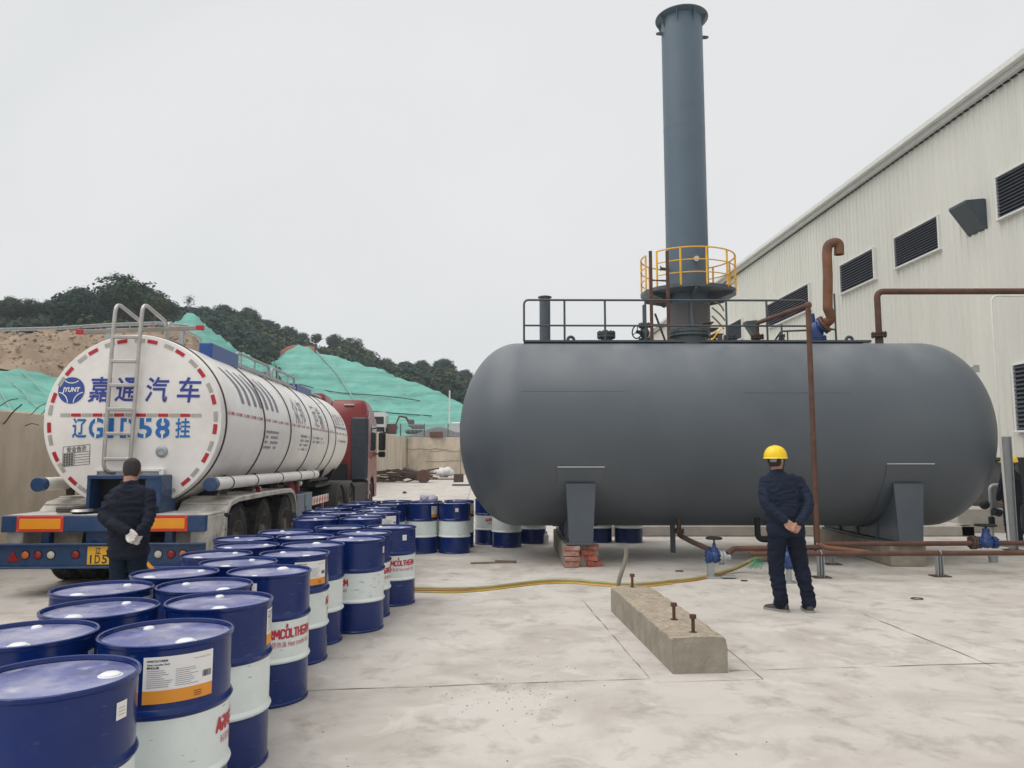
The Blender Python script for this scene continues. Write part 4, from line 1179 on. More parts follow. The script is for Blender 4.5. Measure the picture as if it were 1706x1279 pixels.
# flood lamp, probe, pipe down the front
b = MB(); b.cyl((.10, -.62, zp + .93), (.10, -.72, zp + .91), .065, 16, .08); b.build("flood_lamp", WHITE_P, st)
b = MB(); b.cyl((-.62, -.2, zp + .72), (-.84, -.24, zp + .74), .04, 10); b.cyl((-.84, -.24, zp + .74), (-.86, -.24, zp + .74), .08, 10); b.build("sample_port", RAILM, st)
b = MB(); b.tube(smooth_path([(-.05, -.68, zp - .1), (-.07, -.68, zp - .7), (-.03, -.69, zp - 1.2), (.05, -.70, zp - 1.5)], 4), .05, 10); b.build("drain_pipe", STACKM, st)
# stair with yellow handrails and cable arcs behind the tank, right of the stack
sx0 = at(1196, 560, 20.0)
sr = thing("steel_stair", "small steel stair with yellow handrails behind the tank, right of the stack's foot", "stairs", (sx0.x, 20.0, 0))
b = MB()
for k in range(7): b.box((-.28 + k * .12, .1, sx0.z + .35 - k * .16), (.26, .6, .03))
b.box((.0, -.2, sx0.z - 2.3), (.1, .1, 4.6)); b.box((.0, .4, sx0.z - 2.3), (.1, .1, 4.6)); b.build("treads", RUSTD, sr)
for yy in (-.22, .42):
    b = MB(); b.tube([(-.38, yy, sx0.z - .32), (.08, yy, sx0.z + .22), (.10, yy, sx0.z - .3)], .024, 6); b.tube([(.08, yy, sx0.z - .05), (.40, yy, sx0.z - .32)], .02, 6); b.build("handrail", YELLOW, sr)
for (u0, v0, u1, v1, u2, v2) in ((1186, 500, 1200, 508, 1206, 518), (1186, 512, 1200, 524, 1208, 534), (1186, 526, 1198, 538, 1206, 548)):
    b = MB(); b.tube(smooth_path([at(u, v, 20.3) - Vector(sr.location) for u, v in ((u0, v0), (u1, v1), (u2, v2))], 5), .022, 6); b.build("handrail", mat("olive_rail", (.14, .11, .04)), sr)

# ================================================================== DRUMS
DH, DR = .885, .288
prof_body = [(.0, .012), (DR - .02, .012), (DR - .004, 0), (DR + .003, .006), (DR + .003, .016), (DR - .004, .024)]
z_h1, z_h2 = .300, .592
def hoop(z): return [(DR - .004, z - .022), (DR + .004, z - .012), (DR + .009, z), (DR + .004, z + .012), (DR - .004, z + .022)]
low = prof_body + [(DR - .004, .15)] + hoop(z_h1)[:2]
mid = hoop(z_h1)[1:] + [(DR - .004, .45)] + hoop(z_h2)[:1]
upp = hoop(z_h2) + [(DR - .004, .75), (DR - .004, DH - .026), (DR + .004, DH - .018), (DR + .005, DH - .004), (DR, DH), (DR - .008, DH - .002), (DR - .012, DH - .018)]
b = MB(); b.use(BLUE).lathe(low, 64); b.use(BAND).lathe(mid, 64); b.use(BLUE).lathe(upp, 64)
DBODY = b.build("drum_body", None, None).data
b = MB(); b.lathe([(0, DH - .020), (.12, DH - .0195), (.235, DH - .019), (.245, DH - .022), (DR - .012, DH - .021)], 64); DLID = b.build("lid", LIDM).data
b = MB(); b.lathe([(0, .013), (.026, .013), (.036, .008), (.038, 0)], 20); b.lathe([(.044, 0), (.044, .003), (.036, .004)], 20); DCAP = b.build("bung_cap", WHITE_P).data
b = MB(); b.lathe([(0, .010), (.018, .010), (.024, .005), (.026, 0)], 16); DCAPS = b.build("bung_cap", WHITE_P).data
def on_drum(r_, z0):
    def fn(p): a = p.x / DR; return (r_ * math.sin(a), -r_ * math.cos(a), z0 + p.y)       # angle 0 faces -y, positive to the right
    return fn
rs = DR - .004 + .0022
def text_on(mb, s, w_, z, x, size, wt=0.0, m=INK, rr=None):
    put(mb.use(m), cut_shape(*[[v + Vector((x, 0, 0)) for v in q] if i == 0 else q for i, q in enumerate(text_shape(s, size, wt, w_))], .02), on_drum(rr or rs, z))
# paper label with an orange foot
b = MB()
lw_, z0_, z1_ = .150, .640, .835
b.use(PAPER); put(b, cut_shape(*rect_shape(-lw_, .055, lw_, .195), .02), on_drum(rs, z0_))
b.use(ORANGE); put(b, cut_shape(*rect_shape(-lw_, 0, lw_, .055), .02), on_drum(rs, z0_))
r2 = rs + .0012
text_on(b, "ARMCOLTHERM", .085, z0_ + .178, -.095, .012, .0004, INK, r2); text_on(b, "Heat transfer fluid", .09, z0_ + .163, -.09, .009, .0003, INK, r2); text_on(b, "导热油", .05, z0_ + .150, -.112, .011, .0003, INK, r2)
text_on(b, "Heat transfer fluid", .075, z0_ + .172, .095, .008, 0, REDINK, r2)
rnd = random.Random(3)
for k in range(9):
    for x0, x1 in ((-.135, -.03), (-.02, .085)):
        zz = .136 - k * .0085
        put(b.use(GREY_INK), cut_shape(*rect_shape(x0, zz, x0 + (x1 - x0) * rnd.uniform(.55, 1), zz + .0022), .02), on_drum(r2, z0_))
x = .098
while x < .138:
    w1 = rnd.choice((.0015, .0025, .004)); put(b.use(INK), rect_shape(x, .085, x + w1, .112), on_drum(r2, z0_)); x += w1 + rnd.choice((.0015, .003))
for k in range(3): put(b.use(mat("brown_ink", (.3, .10, .01))), cut_shape(*rect_shape(.06, .012 + k * .009, .095, .016 + k * .009), .02), on_drum(r2, z0_))
DLAB = b.build("paper_label", None, smooth=60, recalc=False).data
# red lettering on the white band
b = MB()
put(b.use(REDINK), cut_shape(*stroke_shape("ARMCOLTHERM", .42, .066, .0125), .02), on_drum(rs + .001, .485))
put(b.use(REDINK), ([Vector((-.008, 0, 0)), Vector((.008, 0, 0)), Vector((.012, .022, 0)), Vector((-.002, .03, 0))], [(0, 1, 2, 3)]), lambda p: on_drum(rs + .001, .523)(p + Vector((-.035, 0, 0))))
text_on(b, "Heat transfer fluid", .215, .415, .085, .05, .0, REDINK, rs + .001); text_on(b, "科导热油", .135, .415, -.105, .042, .0, REDINK, rs + .001)
DTXT = b.build("lettering", None, smooth=0, recalc=False).data
b = MB(); b.use(PAPER); put(b, cut_shape(*rect_shape(-.028, 0, .028, .062), .02), on_drum(rs, .742))
for k in range(3): put(b.use(mat("faint_ink", (.5, .35, .35))), rect_shape(-.018, .015 + k * .012, .018, .018 + k * .012), on_drum(r2, .742))
DSTK = b.build("sticker", None, smooth=60, recalc=False).data
for nm in ("drum_body", "lid", "bung_cap", "bung_cap.001", "paper_label", "lettering", "sticker"):
    if nm in bpy.data.objects and bpy.data.objects[nm].parent is None: bpy.data.objects.remove(bpy.data.objects[nm])

def drum_xy(cx, yb, yf):
    a, c = plane(cx, yb, DH), plane(cx, yf, DH); p = (a + c) / 2
    return [p.x, p.y]
# centre of the rim in the photo, its far and near edge, then the turn of the paper label, lettering, small sticker, bung (degrees, 0 faces the camera side, + to the right)
FG = "oil drums in the near block"; FR = "oil drums in the block beside the truck"; MD_ = "oil drums in the row under the tank"
DR_ = [
 (90, 1089, 1165, None, -78, 50, 75, FG, "nearest oil drum, cut off by the bottom left corner of the picture"),
 (279, 1024, 1083, 12, 91, None, 24, FG, "near oil drum whose big white and orange paper label faces the camera"),
 (366, 984, 1014, 92, 170, None, 0, FG, "drum whose paper label is seen edge-on, right behind the label-facing drum"),
 (448, 937, 961, -46, 33, None, 150, FG, "oil drum in the right row showing most of the red lettering"),
 (489, 912, 930, 30, 107, None, 30, FG, "drum with a half hidden white and orange label, behind the boldly lettered drum"),
 (520, 900, 912, 150, 230, None, 170, FG, "plain-walled drum wedged behind the one with the half hidden paper label"),
 (588, 890, 901, 180, -55, 73, 15, FG, "plain-sided drum with a tiny white sticker at its right edge, in the right row"),
 (607, 882, 891, 180, 84, None, 20, FG, "drum squeezed second-last in the right row, its lettering cut by its neighbour"),
 (650, 873, 880, 190, 24, 32, 40, FG, "last drum of the near block, lettered, with a white sticker, by the hose"),
 (48, 1032, 1077, 130, 200, 62, -10, FG, "drum at the left edge of the picture behind the nearest one"),
 (167, 993, 1032, 150, 230, None, -40, FG, "third drum from the bottom in the left row, ahead of the gloved worker"),
 (338, 960, 988, 65, 150, None, 35, FG, "inner-row drum left of the boldly lettered one, with a sliver of label"),
 (175, 965, 993, 60, -60, None, -45, FG, "leftmost drum in front of the bare-headed worker's legs"),
 (292, 942, 964, 10, 120, None, -60, FG, "drum right of the bare-headed worker's legs, white label at its front"),
 (400, 924, 943, 150, 220, None, -30, FG, "drum in the inner row straight behind the lettered one, rim touching two neighbours"),
 (362, 917, 931, 150, 230, None, -50, FG, "drum near the trailer's right lamps, behind the one by the worker's legs"),
 (413, 902, 913, 150, 230, None, -60, FG, "drum in the left row before the trailer's mudguard, second from its far end"),
 (415, 891, 900, 150, 240, None, 20, FG, "drum in the left row closest to the trailer's nearest wheel"),
 (506, 889, 898, 150, 230, None, 60, FG, "inner drum behind the wedged one, rim level with the trailer wheels"),
 (476, 881, 889, 150, 230, None, 10, FG, "left drum in the last rank of the near block, under the middle trailer wheel"),
 (569, 874, 881, 180, 200, -30, 60, FG, "middle drum in the near block's last rank, small sticker on its left"),
 (530, 861, 865.5, 180, 230, 22, 0, FR, "front left drum of the truck block, white sticker, by the blue locker"),
 (600, 860, 863.5, 180, 230, 62, 5, FR, "front right drum of the truck block, small sticker near its right edge"),
 (533, 857, 860.5, 180, 230, None, -20, FR, "second drum from the front in the left file of the truck block"),
 (606, 855.5, 859, 62, 140, None, 0, FR, "second drum in the right file of the truck block, paper label on its right"),
 (541, 849.5, 853.5, 180, 230, None, 40, FR, "third drum from the front in the left file of the truck block"),
 (566, 852, 855, 180, 230, None, 100, FR, "drum between the two files of the truck block, third rank"),
 (630, 850.5, 854, 20, 140, None, 30, FR, "drum at the right of the truck block with a narrow white label"),
 (620, 847, 850, 180, 230, None, 0, FR, "drum in the right file of the truck block, fourth from the front"),
 (556, 844, 847.5, 180, 230, 70, -10, FR, "drum in the left file of the truck block beside the reflective board"),
 (631, 842.5, 845.5, 180, 230, None, 10, FR, "drum in the right file of the truck block, fifth from the front"),
 (590, 838, 841, 180, 230, None, -20, FR, "drum in the left file of the truck block next to the tractor's rear wheel"),
 (650, 837, 840.5, 180, 200, None, -50, FR, "drum at the right of the truck block with its white band in view"),
 (612, 833.5, 836, 180, 230, None, -70, FR, "farthest drum of the truck block on the cab side"),
 (662, 832.5, 835.5, 180, 230, None, 0, FR, "farthest drum of the truck block on the yard side, open rim edge-on"),
 (709, 833, 836, 180, 230, None, 0, MD_, "back left drum with the crumpled lilac bag on its lid"),
 (703, 835.5, 839.5, 68, 150, None, 90, MD_, "full-view drum left of the tank with an orange label at its right edge"),
 (756, 835.5, 839.5, 180, 230, 8, 60, MD_, "full-view drum nearest the tank's left end, with a small white sticker"),
 (765, 831.5, 835, 70, 160, None, 30, MD_, "drum peeping out behind the small-stickered one, left of the tank's end"),
]
drums = [[*drum_xy(*d[:3]), *d[3:]] for d in DR_]
for cx, Y, lab, txt, stk, bung, grp, lb in (
 (815, 15.25, 120, 26, None, 30, MD_, "drum with red lettering half hidden by the lower left curve of the tank"),
 (844, 14.75, 180, 230, None, 0, MD_, "drum farthest forward under the tank's left end, foot and band in view"),
 (886, 15.4, 180, 230, None, 0, MD_, "drum under the tank just left of the brick-footed saddle"),
 (996, 15.6, 180, 230, None, 0, MD_, "drum behind the tank just right of the brick-footed saddle"),
 (1047, 15.55, 180, 230, None, 0, MD_, "rightmost drum seen under the tank, only its blue foot in view")):
    p = at(cx, 880, Y); drums.append([p.x, Y, lab, txt, stk, bung, grp, lb])
for it in range(60):
    for i in range(len(drums)):
        for k in range(i):
            a, c = drums[i], drums[k]
            dx, dy = a[0] - c[0], a[1] - c[1]; d = math.hypot(dx, dy)
            if d < .600:
                s = (.601 - d) * .5 / max(d, 1e-4)
                s2 = s if it > 20 else s
                a[0] += dx * s * .6; a[1] += dy * s; c[0] -= dx * s * .6; c[1] -= dy * s
for (x, y, lab, txt, stk, bung, grp, lb) in drums:
    t = thing("oil_drum", lb, "drum", (x, y, 0), 0, grp)
    rz = math.atan2(-x, y)                    # angle 0 of the list faces the camera's side
    def child(nm, me, deg=0.0, loc=(0, 0, 0)):
        o = bpy.data.objects.new(nm, me); COL.objects.link(o); o.parent = t; o.location = loc; o.rotation_euler = (0, 0, rz + R(deg)); return o
    child("body", DBODY, random.uniform(0, 360)); child("lid", DLID, random.uniform(0, 360))
    ba = rz + R(bung) - PI / 2
    child("bung_cap", DCAP, 0, (.19 * math.cos(ba), .19 * math.sin(ba), DH - .020))
    child("bung_cap", DCAPS, 0, (-.20 * math.cos(ba), -.20 * math.sin(ba), DH - .020))
    if lab is not None and abs(lab) < 175: child("paper_label", DLAB, lab)
    child("lettering", DTXT, txt)
    if stk is not None: child("sticker", DSTK, stk)

# ================================================================== PLINTH BEAM WITH BOLTS
pA, pB, pC = plane(1121, 1123), plane(1210, 1119), plane(1018, 1018)
dirv = (pC - pA).normalized(); Lb = (pC - pA).length; Wb = (pB - pA).length; Hb = .272
bm_ = thing("concrete_plinth", "rough concrete plinth beam with rusty bolts lying on the yard in the foreground", "plinth", (pA.x, pA.y, 0), math.atan2(-dirv.x, dirv.y))
b = MB(); secs = []
ny = 34
for i in range(ny + 1):
    y_ = Lb * i / ny; ring = []
    e = .006 if i in (0, ny) else 0
    for (x_, z_) in ((0, -.01), (0, .05), (0, .12), (0, .19), (.0, Hb - .012), (.010, Hb - .002), (.06, Hb), (.12, Hb + .004), (.2, Hb + .006), (.28, Hb + .004), (.35, Hb), (Wb - .010, Hb - .003), (Wb, Hb - .013), (Wb, .19), (Wb, .1), (Wb, -.01)):
        n_ = mnoise.fractal(Vector((x_ * 9, y_ * 6, z_ * 9)), .9, 2.0, 4)
        top = z_ > Hb - .02
        chip = -.02 * max(0, mnoise.noise(Vector((x_ * 4, y_ * 9, 3))) - .1) if top and (x_ < .03 or x_ > Wb - .03) else 0
        ring.append((x_ + (.006 * n_ if 0 < z_ else 0) + (e if x_ < .1 else -e if x_ > .3 else 0) * (z_ > Hb - .02), y_ + (.012 if i == 0 and z_ > Hb - .03 else 0) + .006 * n_ * (i in (0, ny)), z_ + (.008 * n_ if top else 0) + chip))
    secs.append(ring)
b.use(CONCD).loft(secs)
for i_ in range(len(b.f)):
    if len(b.f[i_]) == 4 and all(b.v[q_][2] > Hb - .022 for q_ in b.f[i_]):
        b.mi[i_] = 1
b.use(PLTOP); b.build("beam", None, bm_, smooth=40)
def bolt(u, v):
    p = plane(u, v, Hb) - Vector(bm_.location); p = Matrix.Rotation(-bm_.rotation_euler.z, 3, 'Z') @ p
    k = MB(); k.cyl((p.x, p.y, Hb - .02), (p.x, p.y, Hb + .125), .0145, 12); k.cyl((p.x, p.y, Hb - .002), (p.x, p.y, Hb + .012), .032, 6); k.cyl((p.x, p.y, Hb + .118), (p.x, p.y, Hb + .15), .028, 6); k.build("bolt", RUST, bm_)
bolt(1053.5, 979); bolt(1123, 1033); bolt(1155, 1055)
p = plane(1030, 974, Hb) - Vector(bm_.location); p = Matrix.Rotation(-bm_.rotation_euler.z, 3, 'Z') @ p
b = MB(); b.tube(smooth_path([(p.x - .01, p.y, Hb - .04), (p.x + .02, p.y, Hb + .08), (p.x + .075, p.y + .02, Hb + .22), (p.x + .10, p.y + .03, Hb + .32), (p.x + .10, p.y + .03, Hb + .40)], 5), .024, 10); b.build("stub_pipe", mat("dull_grey_pipe", (.22, .20, .16), .6), bm_)

# ================================================================== HOSES
def hose(label, m, r, pts, off, z=.0, zend=None):
    P = []
    for i, (u, v, h) in enumerate(pts):
        q = plane(u, v + off, h); P.append(Vector((q.x, q.y, h + r)))
    b = MB(); b.tube(smooth_path(P, 10), r, 10)
    tag(b.build("hose", m), label, "hose", "hoses across the yard")
HP = [(560, 984, 0), (640, 983, 0), (700, 983, 0), (760, 984, 0), (810, 982, 0), (860, 976, 0), (905, 971, 0), (950, 970, 0), (1000, 974, 0), (1030, 976, 0), (1070, 976, 0), (1120, 971, 0), (1160, 966.5, 0), (1190, 960, 0.0), (1222, 950, .05), (1248, 938, .14), (1268, 930, .24), (1290, 925, .30), (1312, 921, .33)]
hose("thick pale green hose winding from the drums past the plinth to the helmeted worker", HOSEG, .022, HP, -0.6)
hose("thin orange line lying along the near side of the pale green hose", HOSEO, .011, [(u, v, max(0, h - .02)) for u, v, h in HP[:16]], 1.0)
hose("thin yellow line nearest the camera beside the green and orange hoses", HOSEY, .009, [(u, v + (1.5 if u < 800 else 0), max(0, h - .03)) for u, v, h in HP[:12]], 2.2)
q = plane(1258, 933, .2); b = MB()
for k in range(9):
    a_ = k * .7; b.tube([(q.x + .03 * math.cos(a_), q.y, q.z + .03), (q.x - .05 + .02 * k, q.y - .02, q.z - .05), (q.x - .13 + .024 * k, q.y - .03, q.z - .10 - .01 * (k % 3))], .006, 5)
tag(b.build("green_twine", GREENW), "tuft of green twine tied round the hose beside the helmeted worker", "twine")

# ================================================================== LOOSE BRICKS AND SMALL THINGS
q = plane(983, 944)
for k, (dx, dz, yaw, lb) in enumerate(((.05, .0, .5, "lowest loose red brick of the little pile by the saddle"), (-.02, .088, -.3, "second loose red brick from the bottom of the little pile"), (-.045, .176, .25, "third loose red brick of the little pile, just under the top one"), (-.02, .264, -.55, "topmost loose red brick of the little pile by the saddle"))):
    b = MB(); b.box((0, 0, .043), (.27, .13, .082), .008); o_ = b.build("brick", BRICKM); o_.location = (q.x + dx + .02, q.y + .05, dz); o_.rotation_euler = (0, 0, yaw)
    tag(o_, lb, "brick", "loose bricks by the saddle")
def scrap(name, label, cat, u, v, fn, m):
    q = plane(u, v); b = MB(); fn(b); o_ = b.build(name, m); o_.location = (q.x, q.y, 0); tag(o_, label, cat); return o_
scrap("wood_scrap", "long flat scrap of wood on the yard left of the brick-footed saddle", "wood", 822, 938, lambda b: (b.box((0, 0, .012), (.75, .07, .02), .004, Matrix.Rotation(.2, 3, 'Z')), b.box((.2, .05, .03), (.35, .05, .016), .003, Matrix.Rotation(-.1, 3, 'Z'))), WOODM)
def blobby(b, r, n, seed, flat=.7):
    rn = random.Random(seed)
    for _ in range(n): b.sphere((rn.gauss(0, r * .5), rn.gauss(0, r * .4), r * flat * rn.uniform(.4, 1)), r * rn.uniform(.35, .6), 6, (1, 1, .8))
def lump(name, label, cat, loc, r, n, seed, m, wr):
    b = MB(); blobby(b, r, n, seed); o_ = blob(name, b, r * .12, m, None, 3, wr, 6 / r * .3, seed); o_.location = loc; tag(o_, label, cat)
q = plane(737, 795); lump("white_sack", "heap of white sacking on the yard before the far wall", "sack", (q.x, q.y, 0), .85, 12, 4, SACK, .08)
dq = next(d for d in drums if d[-1].startswith("back left drum")); lump("plastic_bag", "crumpled lilac plastic bag lying on a drum lid left of the tank", "bag", (dq[0] + .03, dq[1] - .05, DH - .02), .15, 12, 8, BAGM, .02)
q = plane(706, 804); b = MB(); b.lathe([(.0, -.5), (.45, -.5), (.47, -.48), (.45, -.2), (.47, -.18), (.45, .2), (.47, .22), (.45, .5), (.0, .5)], 24, (0, 0, .46), 'y'); o_ = b.build("rusty_barrel", RUST); o_.location = (q.x, q.y, 0); tag(o_, "rusty red barrel lying on its side in the far yard", "barrel")
sc_ = plane(672, 801)
def pile(b):
    rn = random.Random(2)
    for k in range(26):
        a_ = rn.uniform(-.5, .5) + (PI if rn.random() < .5 else 0); L_ = rn.uniform(1.2, 3.4)
        b.box((rn.uniform(-1.6, 1.6), rn.uniform(-.8, .8), .08 + rn.random() * .75), (L_, .12, .10), .01, Matrix.Rotation(a_, 3, 'Z') @ Matrix.Rotation(rn.uniform(-.28, .28), 3, 'Y'))
    b.box((.6, 0, .6), (1.3, .9, .7), .1, Matrix.Rotation(.3, 3, 'Y'))
scrap("scrap_pile", "heap of dark rusty steel scrap in the far yard beside the red cab", "scrap", 671, 803, pile, RUSTD)
scrap("scrap_box", "small rusty cube on the far yard near the tank's left end", "box", 764, 803, lambda b: b.box((0, 0, .3), (.7, .6, .6), .03), RUSTD)
scrap("scrap_plank", "flat rusty strip on the far yard right of the barrel", "strip", 728, 799, lambda b: b.box((0, 0, .06), (3.0, .4, .1), .02), RUSTO)
scrap("scrap_plank", "short dark strip lying near the tank's left end in the far yard", "strip", 772, 809, lambda b: b.box((0, 0, .05), (1.4, .4, .1), .02), RUSTD)
scrap("stone", "single dark stone on the bare far yard left of the lilac bag", "stone", 674, 822, lambda b: b.sphere((0, 0, .05), .09, 6, (1.2, 1, .7)), RUSTD)
scrap("bottle", "small white bottle standing by the saddle under the tank", "bottle", 910, 906, lambda b: b.lathe([(0, 0), (.05, 0), (.05, .17), (.02, .21), (.02, .25), (0, .25)], 14), WHITE_P)
for u, v, r_, lb in ((1240, 968, .045, "dark wire ring on the concrete left of the helmeted worker's feet"), (1132, 952, .06, "dark ring on the concrete left of the hose's rise, near the small blue valve"), (1528, 998, .07, "dark oval ring on the open concrete right of the helmeted worker")):
    q = plane(u, v); b = MB(); b.tube([(r_ * math.cos(k * .4), r_ * .8 * math.sin(k * .4), .008) for k in range(15)], .006, 5); o_ = b.build("wire_ring", RUSTD); o_.location = (q.x, q.y, 0); tag(o_, lb, "ring")
gr_ = MB(); rn = random.Random(77)
for k in range(150):
    u, v = rn.uniform(420, 1706), rn.uniform(900, 1279)
    if rn.random() < .55: u, v = rn.gauss(840, 70), rn.gauss(1160, 22)
    elif rn.random() < .5: u, v = rn.gauss(1075, 50), rn.gauss(1060, 34)
    q = plane(u, v); s = rn.uniform(.002, .0065)
    if v > 850 and not (pA.x - .3 < q.x < pB.x + .1 and pA.y < q.y < pC.y and q.x > pA.x - .02): gr_.box((q.x, q.y, s * .3), (s * 1.3, s, s * .7), 0, Matrix.Rotation(rn.random() * 6, 3, 'Z'))
tag(gr_.build("grit", RUSTD, smooth=0), "dark grit and crumbs scattered on the concrete yard", "grit", kind="stuff")
q = plane(1655, 937); b = MB(); b.lathe([(0, 0), (.06, 0), (.075, .10), (.07, .10), (.055, .01), (0, .01)], 16); o_ = b.build("cup", GREYS); o_.location = (q.x, q.y, 0); tag(o_, "small pale cup on the concrete at the right edge below the pipes", "cup")
# clutter right of the tank: small standing valve and pipe loop before the hall
q = at(1648, 800, 15.6)
vl = thing("pipe_loop", "thin grey pipe loop with a dark valve at the hall's foot", "pipe", (q.x, 15.6, 0))
b = MB(); b.tube(bend([(0, 0, 0), (0, 0, 1.15), (.55, 0, 1.15), (.55, 0, .2)], .12), .03, 8); b.build("pipe", GREYS, vl)
b = MB(); b.cyl((-.02, -.1, .62), (.12, -.1, .58), .08, 12); b.cyl((0, 0, .3), (0, 0, .5), .06, 10); b.sphere((-.16, -.05, .75), .10, 8); b.build("valve", BLACK, vl)
q = plane(1626, 858); b = MB(); b.cyl((0, 0, .12), (.45, 0, .12), .06, 12); b.cyl((.42, 0, .13), (.47, 0, .13), .10, 16); b.cyl((.1, -.02, .0), (.1, -.02, .12), .05, 10); o_ = b.build("pipe_stub", RUSTD); o_.location = (q.x - .3, q.y, 0); tag(o_, "short dark flanged pipe stub lying behind the kerb, right of the tank", "pipe")
q = plane(1596, 892); b = MB(); b.box((0, 0, .03), (.6, .16, .05), .01); b.box((.22, 0, .06), (.15, .14, .06), .01); o_ = b.build("steel_channel", GREYS); o_.location = (q.x, q.y, 0); tag(o_, "pale steel channel lying on the ground before the kerb wall", "steel")
# ================================================================== THE TANKER LORRY
KT = 0.05
o3 = at(222, 701, 10.05)
LX0, LY0 = o3.x, o3.y
truck = thing("tanker_truck", "white tanker semi-trailer with a red tractor cab, seen from its blue rear bumper", "truck", (LX0, LY0, 0), math.atan(KT))
TM = Matrix.Translation((LX0, LY0, 0)) @ Matrix.Rotation(math.atan(KT), 4, 'Z'); TI = TM.inverted(); TR3 = TI.to_3x3()
def t_ray(u, v): return TI @ Vector((0, 0, CAM_H)), TR3 @ ray(u, v)
def ty(u, v, y): o, d = t_ray(u, v); return o + d * ((y - o.y) / d.y)
def tx(u, v, x): o, d = t_ray(u, v); return o + d * ((x - o.x) / d.x)
BR, BZ = 1.17, o3.z
YE = tx(583, 700, BR).y                       # front end of the barrel
dome = .055
def face_y(x, z): return -dome * (1 - min(1.0, ((x * x + (z - BZ) ** 2) / BR ** 2)) ** 1.0)
b = MB()
prof = [(BR * i / 14, -dome * (1 - (i / 14) ** 2)) for i in range(0, 14)] + [(BR - .012, -.004), (BR - .003, .006), (BR, .02)]
b.lathe(prof + [(BR, y_) for y_ in (1, 2, 3, 4, 5, 6, 7, 8, 9)] + [(BR, YE - .35), (BR - .03, YE - .15), (BR - .12, YE - .04), (BR * .7, YE + .06), (0, YE + .12)], 96, (0, 0, BZ), 'y')
barrel = b.build("tank_barrel", TANKW, truck, smooth=40)
strap_y = [tx(u, 701, BR).y for u in (377, 441.5, 485, 519, 548, 560)]
for y_ in strap_y:
    b = MB(); b.lathe([(BR - .01, y_ - .024), (BR + .012, y_ - .022), (BR + .016, y_), (BR + .012, y_ + .022), (BR - .01, y_ + .024)], 80, (0, 0, BZ), 'y'); b.build("strap", DARKBAND, barrel)
# reflective marks round the rear face
rim_parts = []
nprs = 17
for k in range(nprs):
    a0 = 2 * PI * (k + .15) / nprs
    for q, m in ((0, REFW), (1, REFR)):
        ang = a0 - q * .135 - (.02 if q else 0)
        pts = []
        for (rr_, dd) in ((BR * .905, -.062), (BR * .905, .062), (BR * .952, .062), (BR * .952, -.062)):
            x_, z_ = rr_ * math.cos(ang + dd), BZ + rr_ * math.sin(ang + dd); pts.append((x_, face_y(x_, z_) - .006, z_))
        # follow the curve with two quads
        vs = []
        for i in range(5):
            dd = -.062 + .124 * i / 4
            for rr_ in (BR * .908, BR * .952):
                x_, z_ = rr_ * math.cos(ang + dd), BZ + rr_ * math.sin(ang + dd); vs.append((x_, face_y(x_, z_) - .006, z_))
        rr0 = MB()._add(vs, [(2 * i, 2 * i + 1, 2 * i + 3, 2 * i + 2) for i in range(4)]); rr0.build('reflector', m, barrel, smooth=0, recalc=False)
def rear(cx, cz):
    return lambda p: (cx + p.x, face_y(cx + p.x, cz + p.y) - .006, cz + p.y)
def rp(u, v): return ty(u, v, -.03)
b = MB(); a_, c_ = rp(100, 694), rp(337, 689); n_ = 13
for k in range(n_):
    x0 = a_.x + (c_.x - a_.x) * k / n_; x1 = a_.x + (c_.x - a_.x) * (k + .92) / n_
    put(b.use(REFR if k % 2 else REFW), rect_shape(x0, -.022, x1, .022), rear(0, (a_.z + c_.z) / 2))
b.build("reflective_strip", None, barrel, smooth=0, recalc=False)
# the name in brush lettering, the stencilled number
b = MB()
for ch, u, w_ in (("嘉", 167, .30), ("通", 212, .30), ("汽", 263, .30), ("车", 315, .31)):
    p = rp(u, 649); put(b, cut_shape(*text_shape(ch, .36, .006, w_, .10), .06), rear(p.x, p.z))
b.build("lettering", TXNAVY, barrel, smooth=0, recalc=False)
b = MB()
for ch, u, w_, s_ in (("辽", 133, .19, .28), ("G", 161, .19, .36), ("1", 184, .11, .36), ("D", 214, .19, .36), ("5", 243, .185, .36), ("8", 272, .185, .36), ("挂", 305, .19, .28)):
    p = rp(u, 713); put(b, cut_shape(*text_shape(ch, s_, .009 if ch.isascii() else .005, w_), .06), rear(p.x, p.z))
b.build("lettering", TXBLUE, barrel, smooth=0, recalc=False)
# stencil gaps over the digits
b = MB()
for u in (161, 214, 243, 272):
    p = rp(u, 713)
    for dz in ((.10, -.10) if u != 214 else (.11, -.11)): put(b, rect_shape(-.011, dz - .035, .011, dz + .035), lambda q, p=p: (p.x + q.x, face_y(p.x, p.z) - .0085, p.z + q.y))
b.build("stencil_gaps", TANKW, barrel, smooth=0, recalc=False)
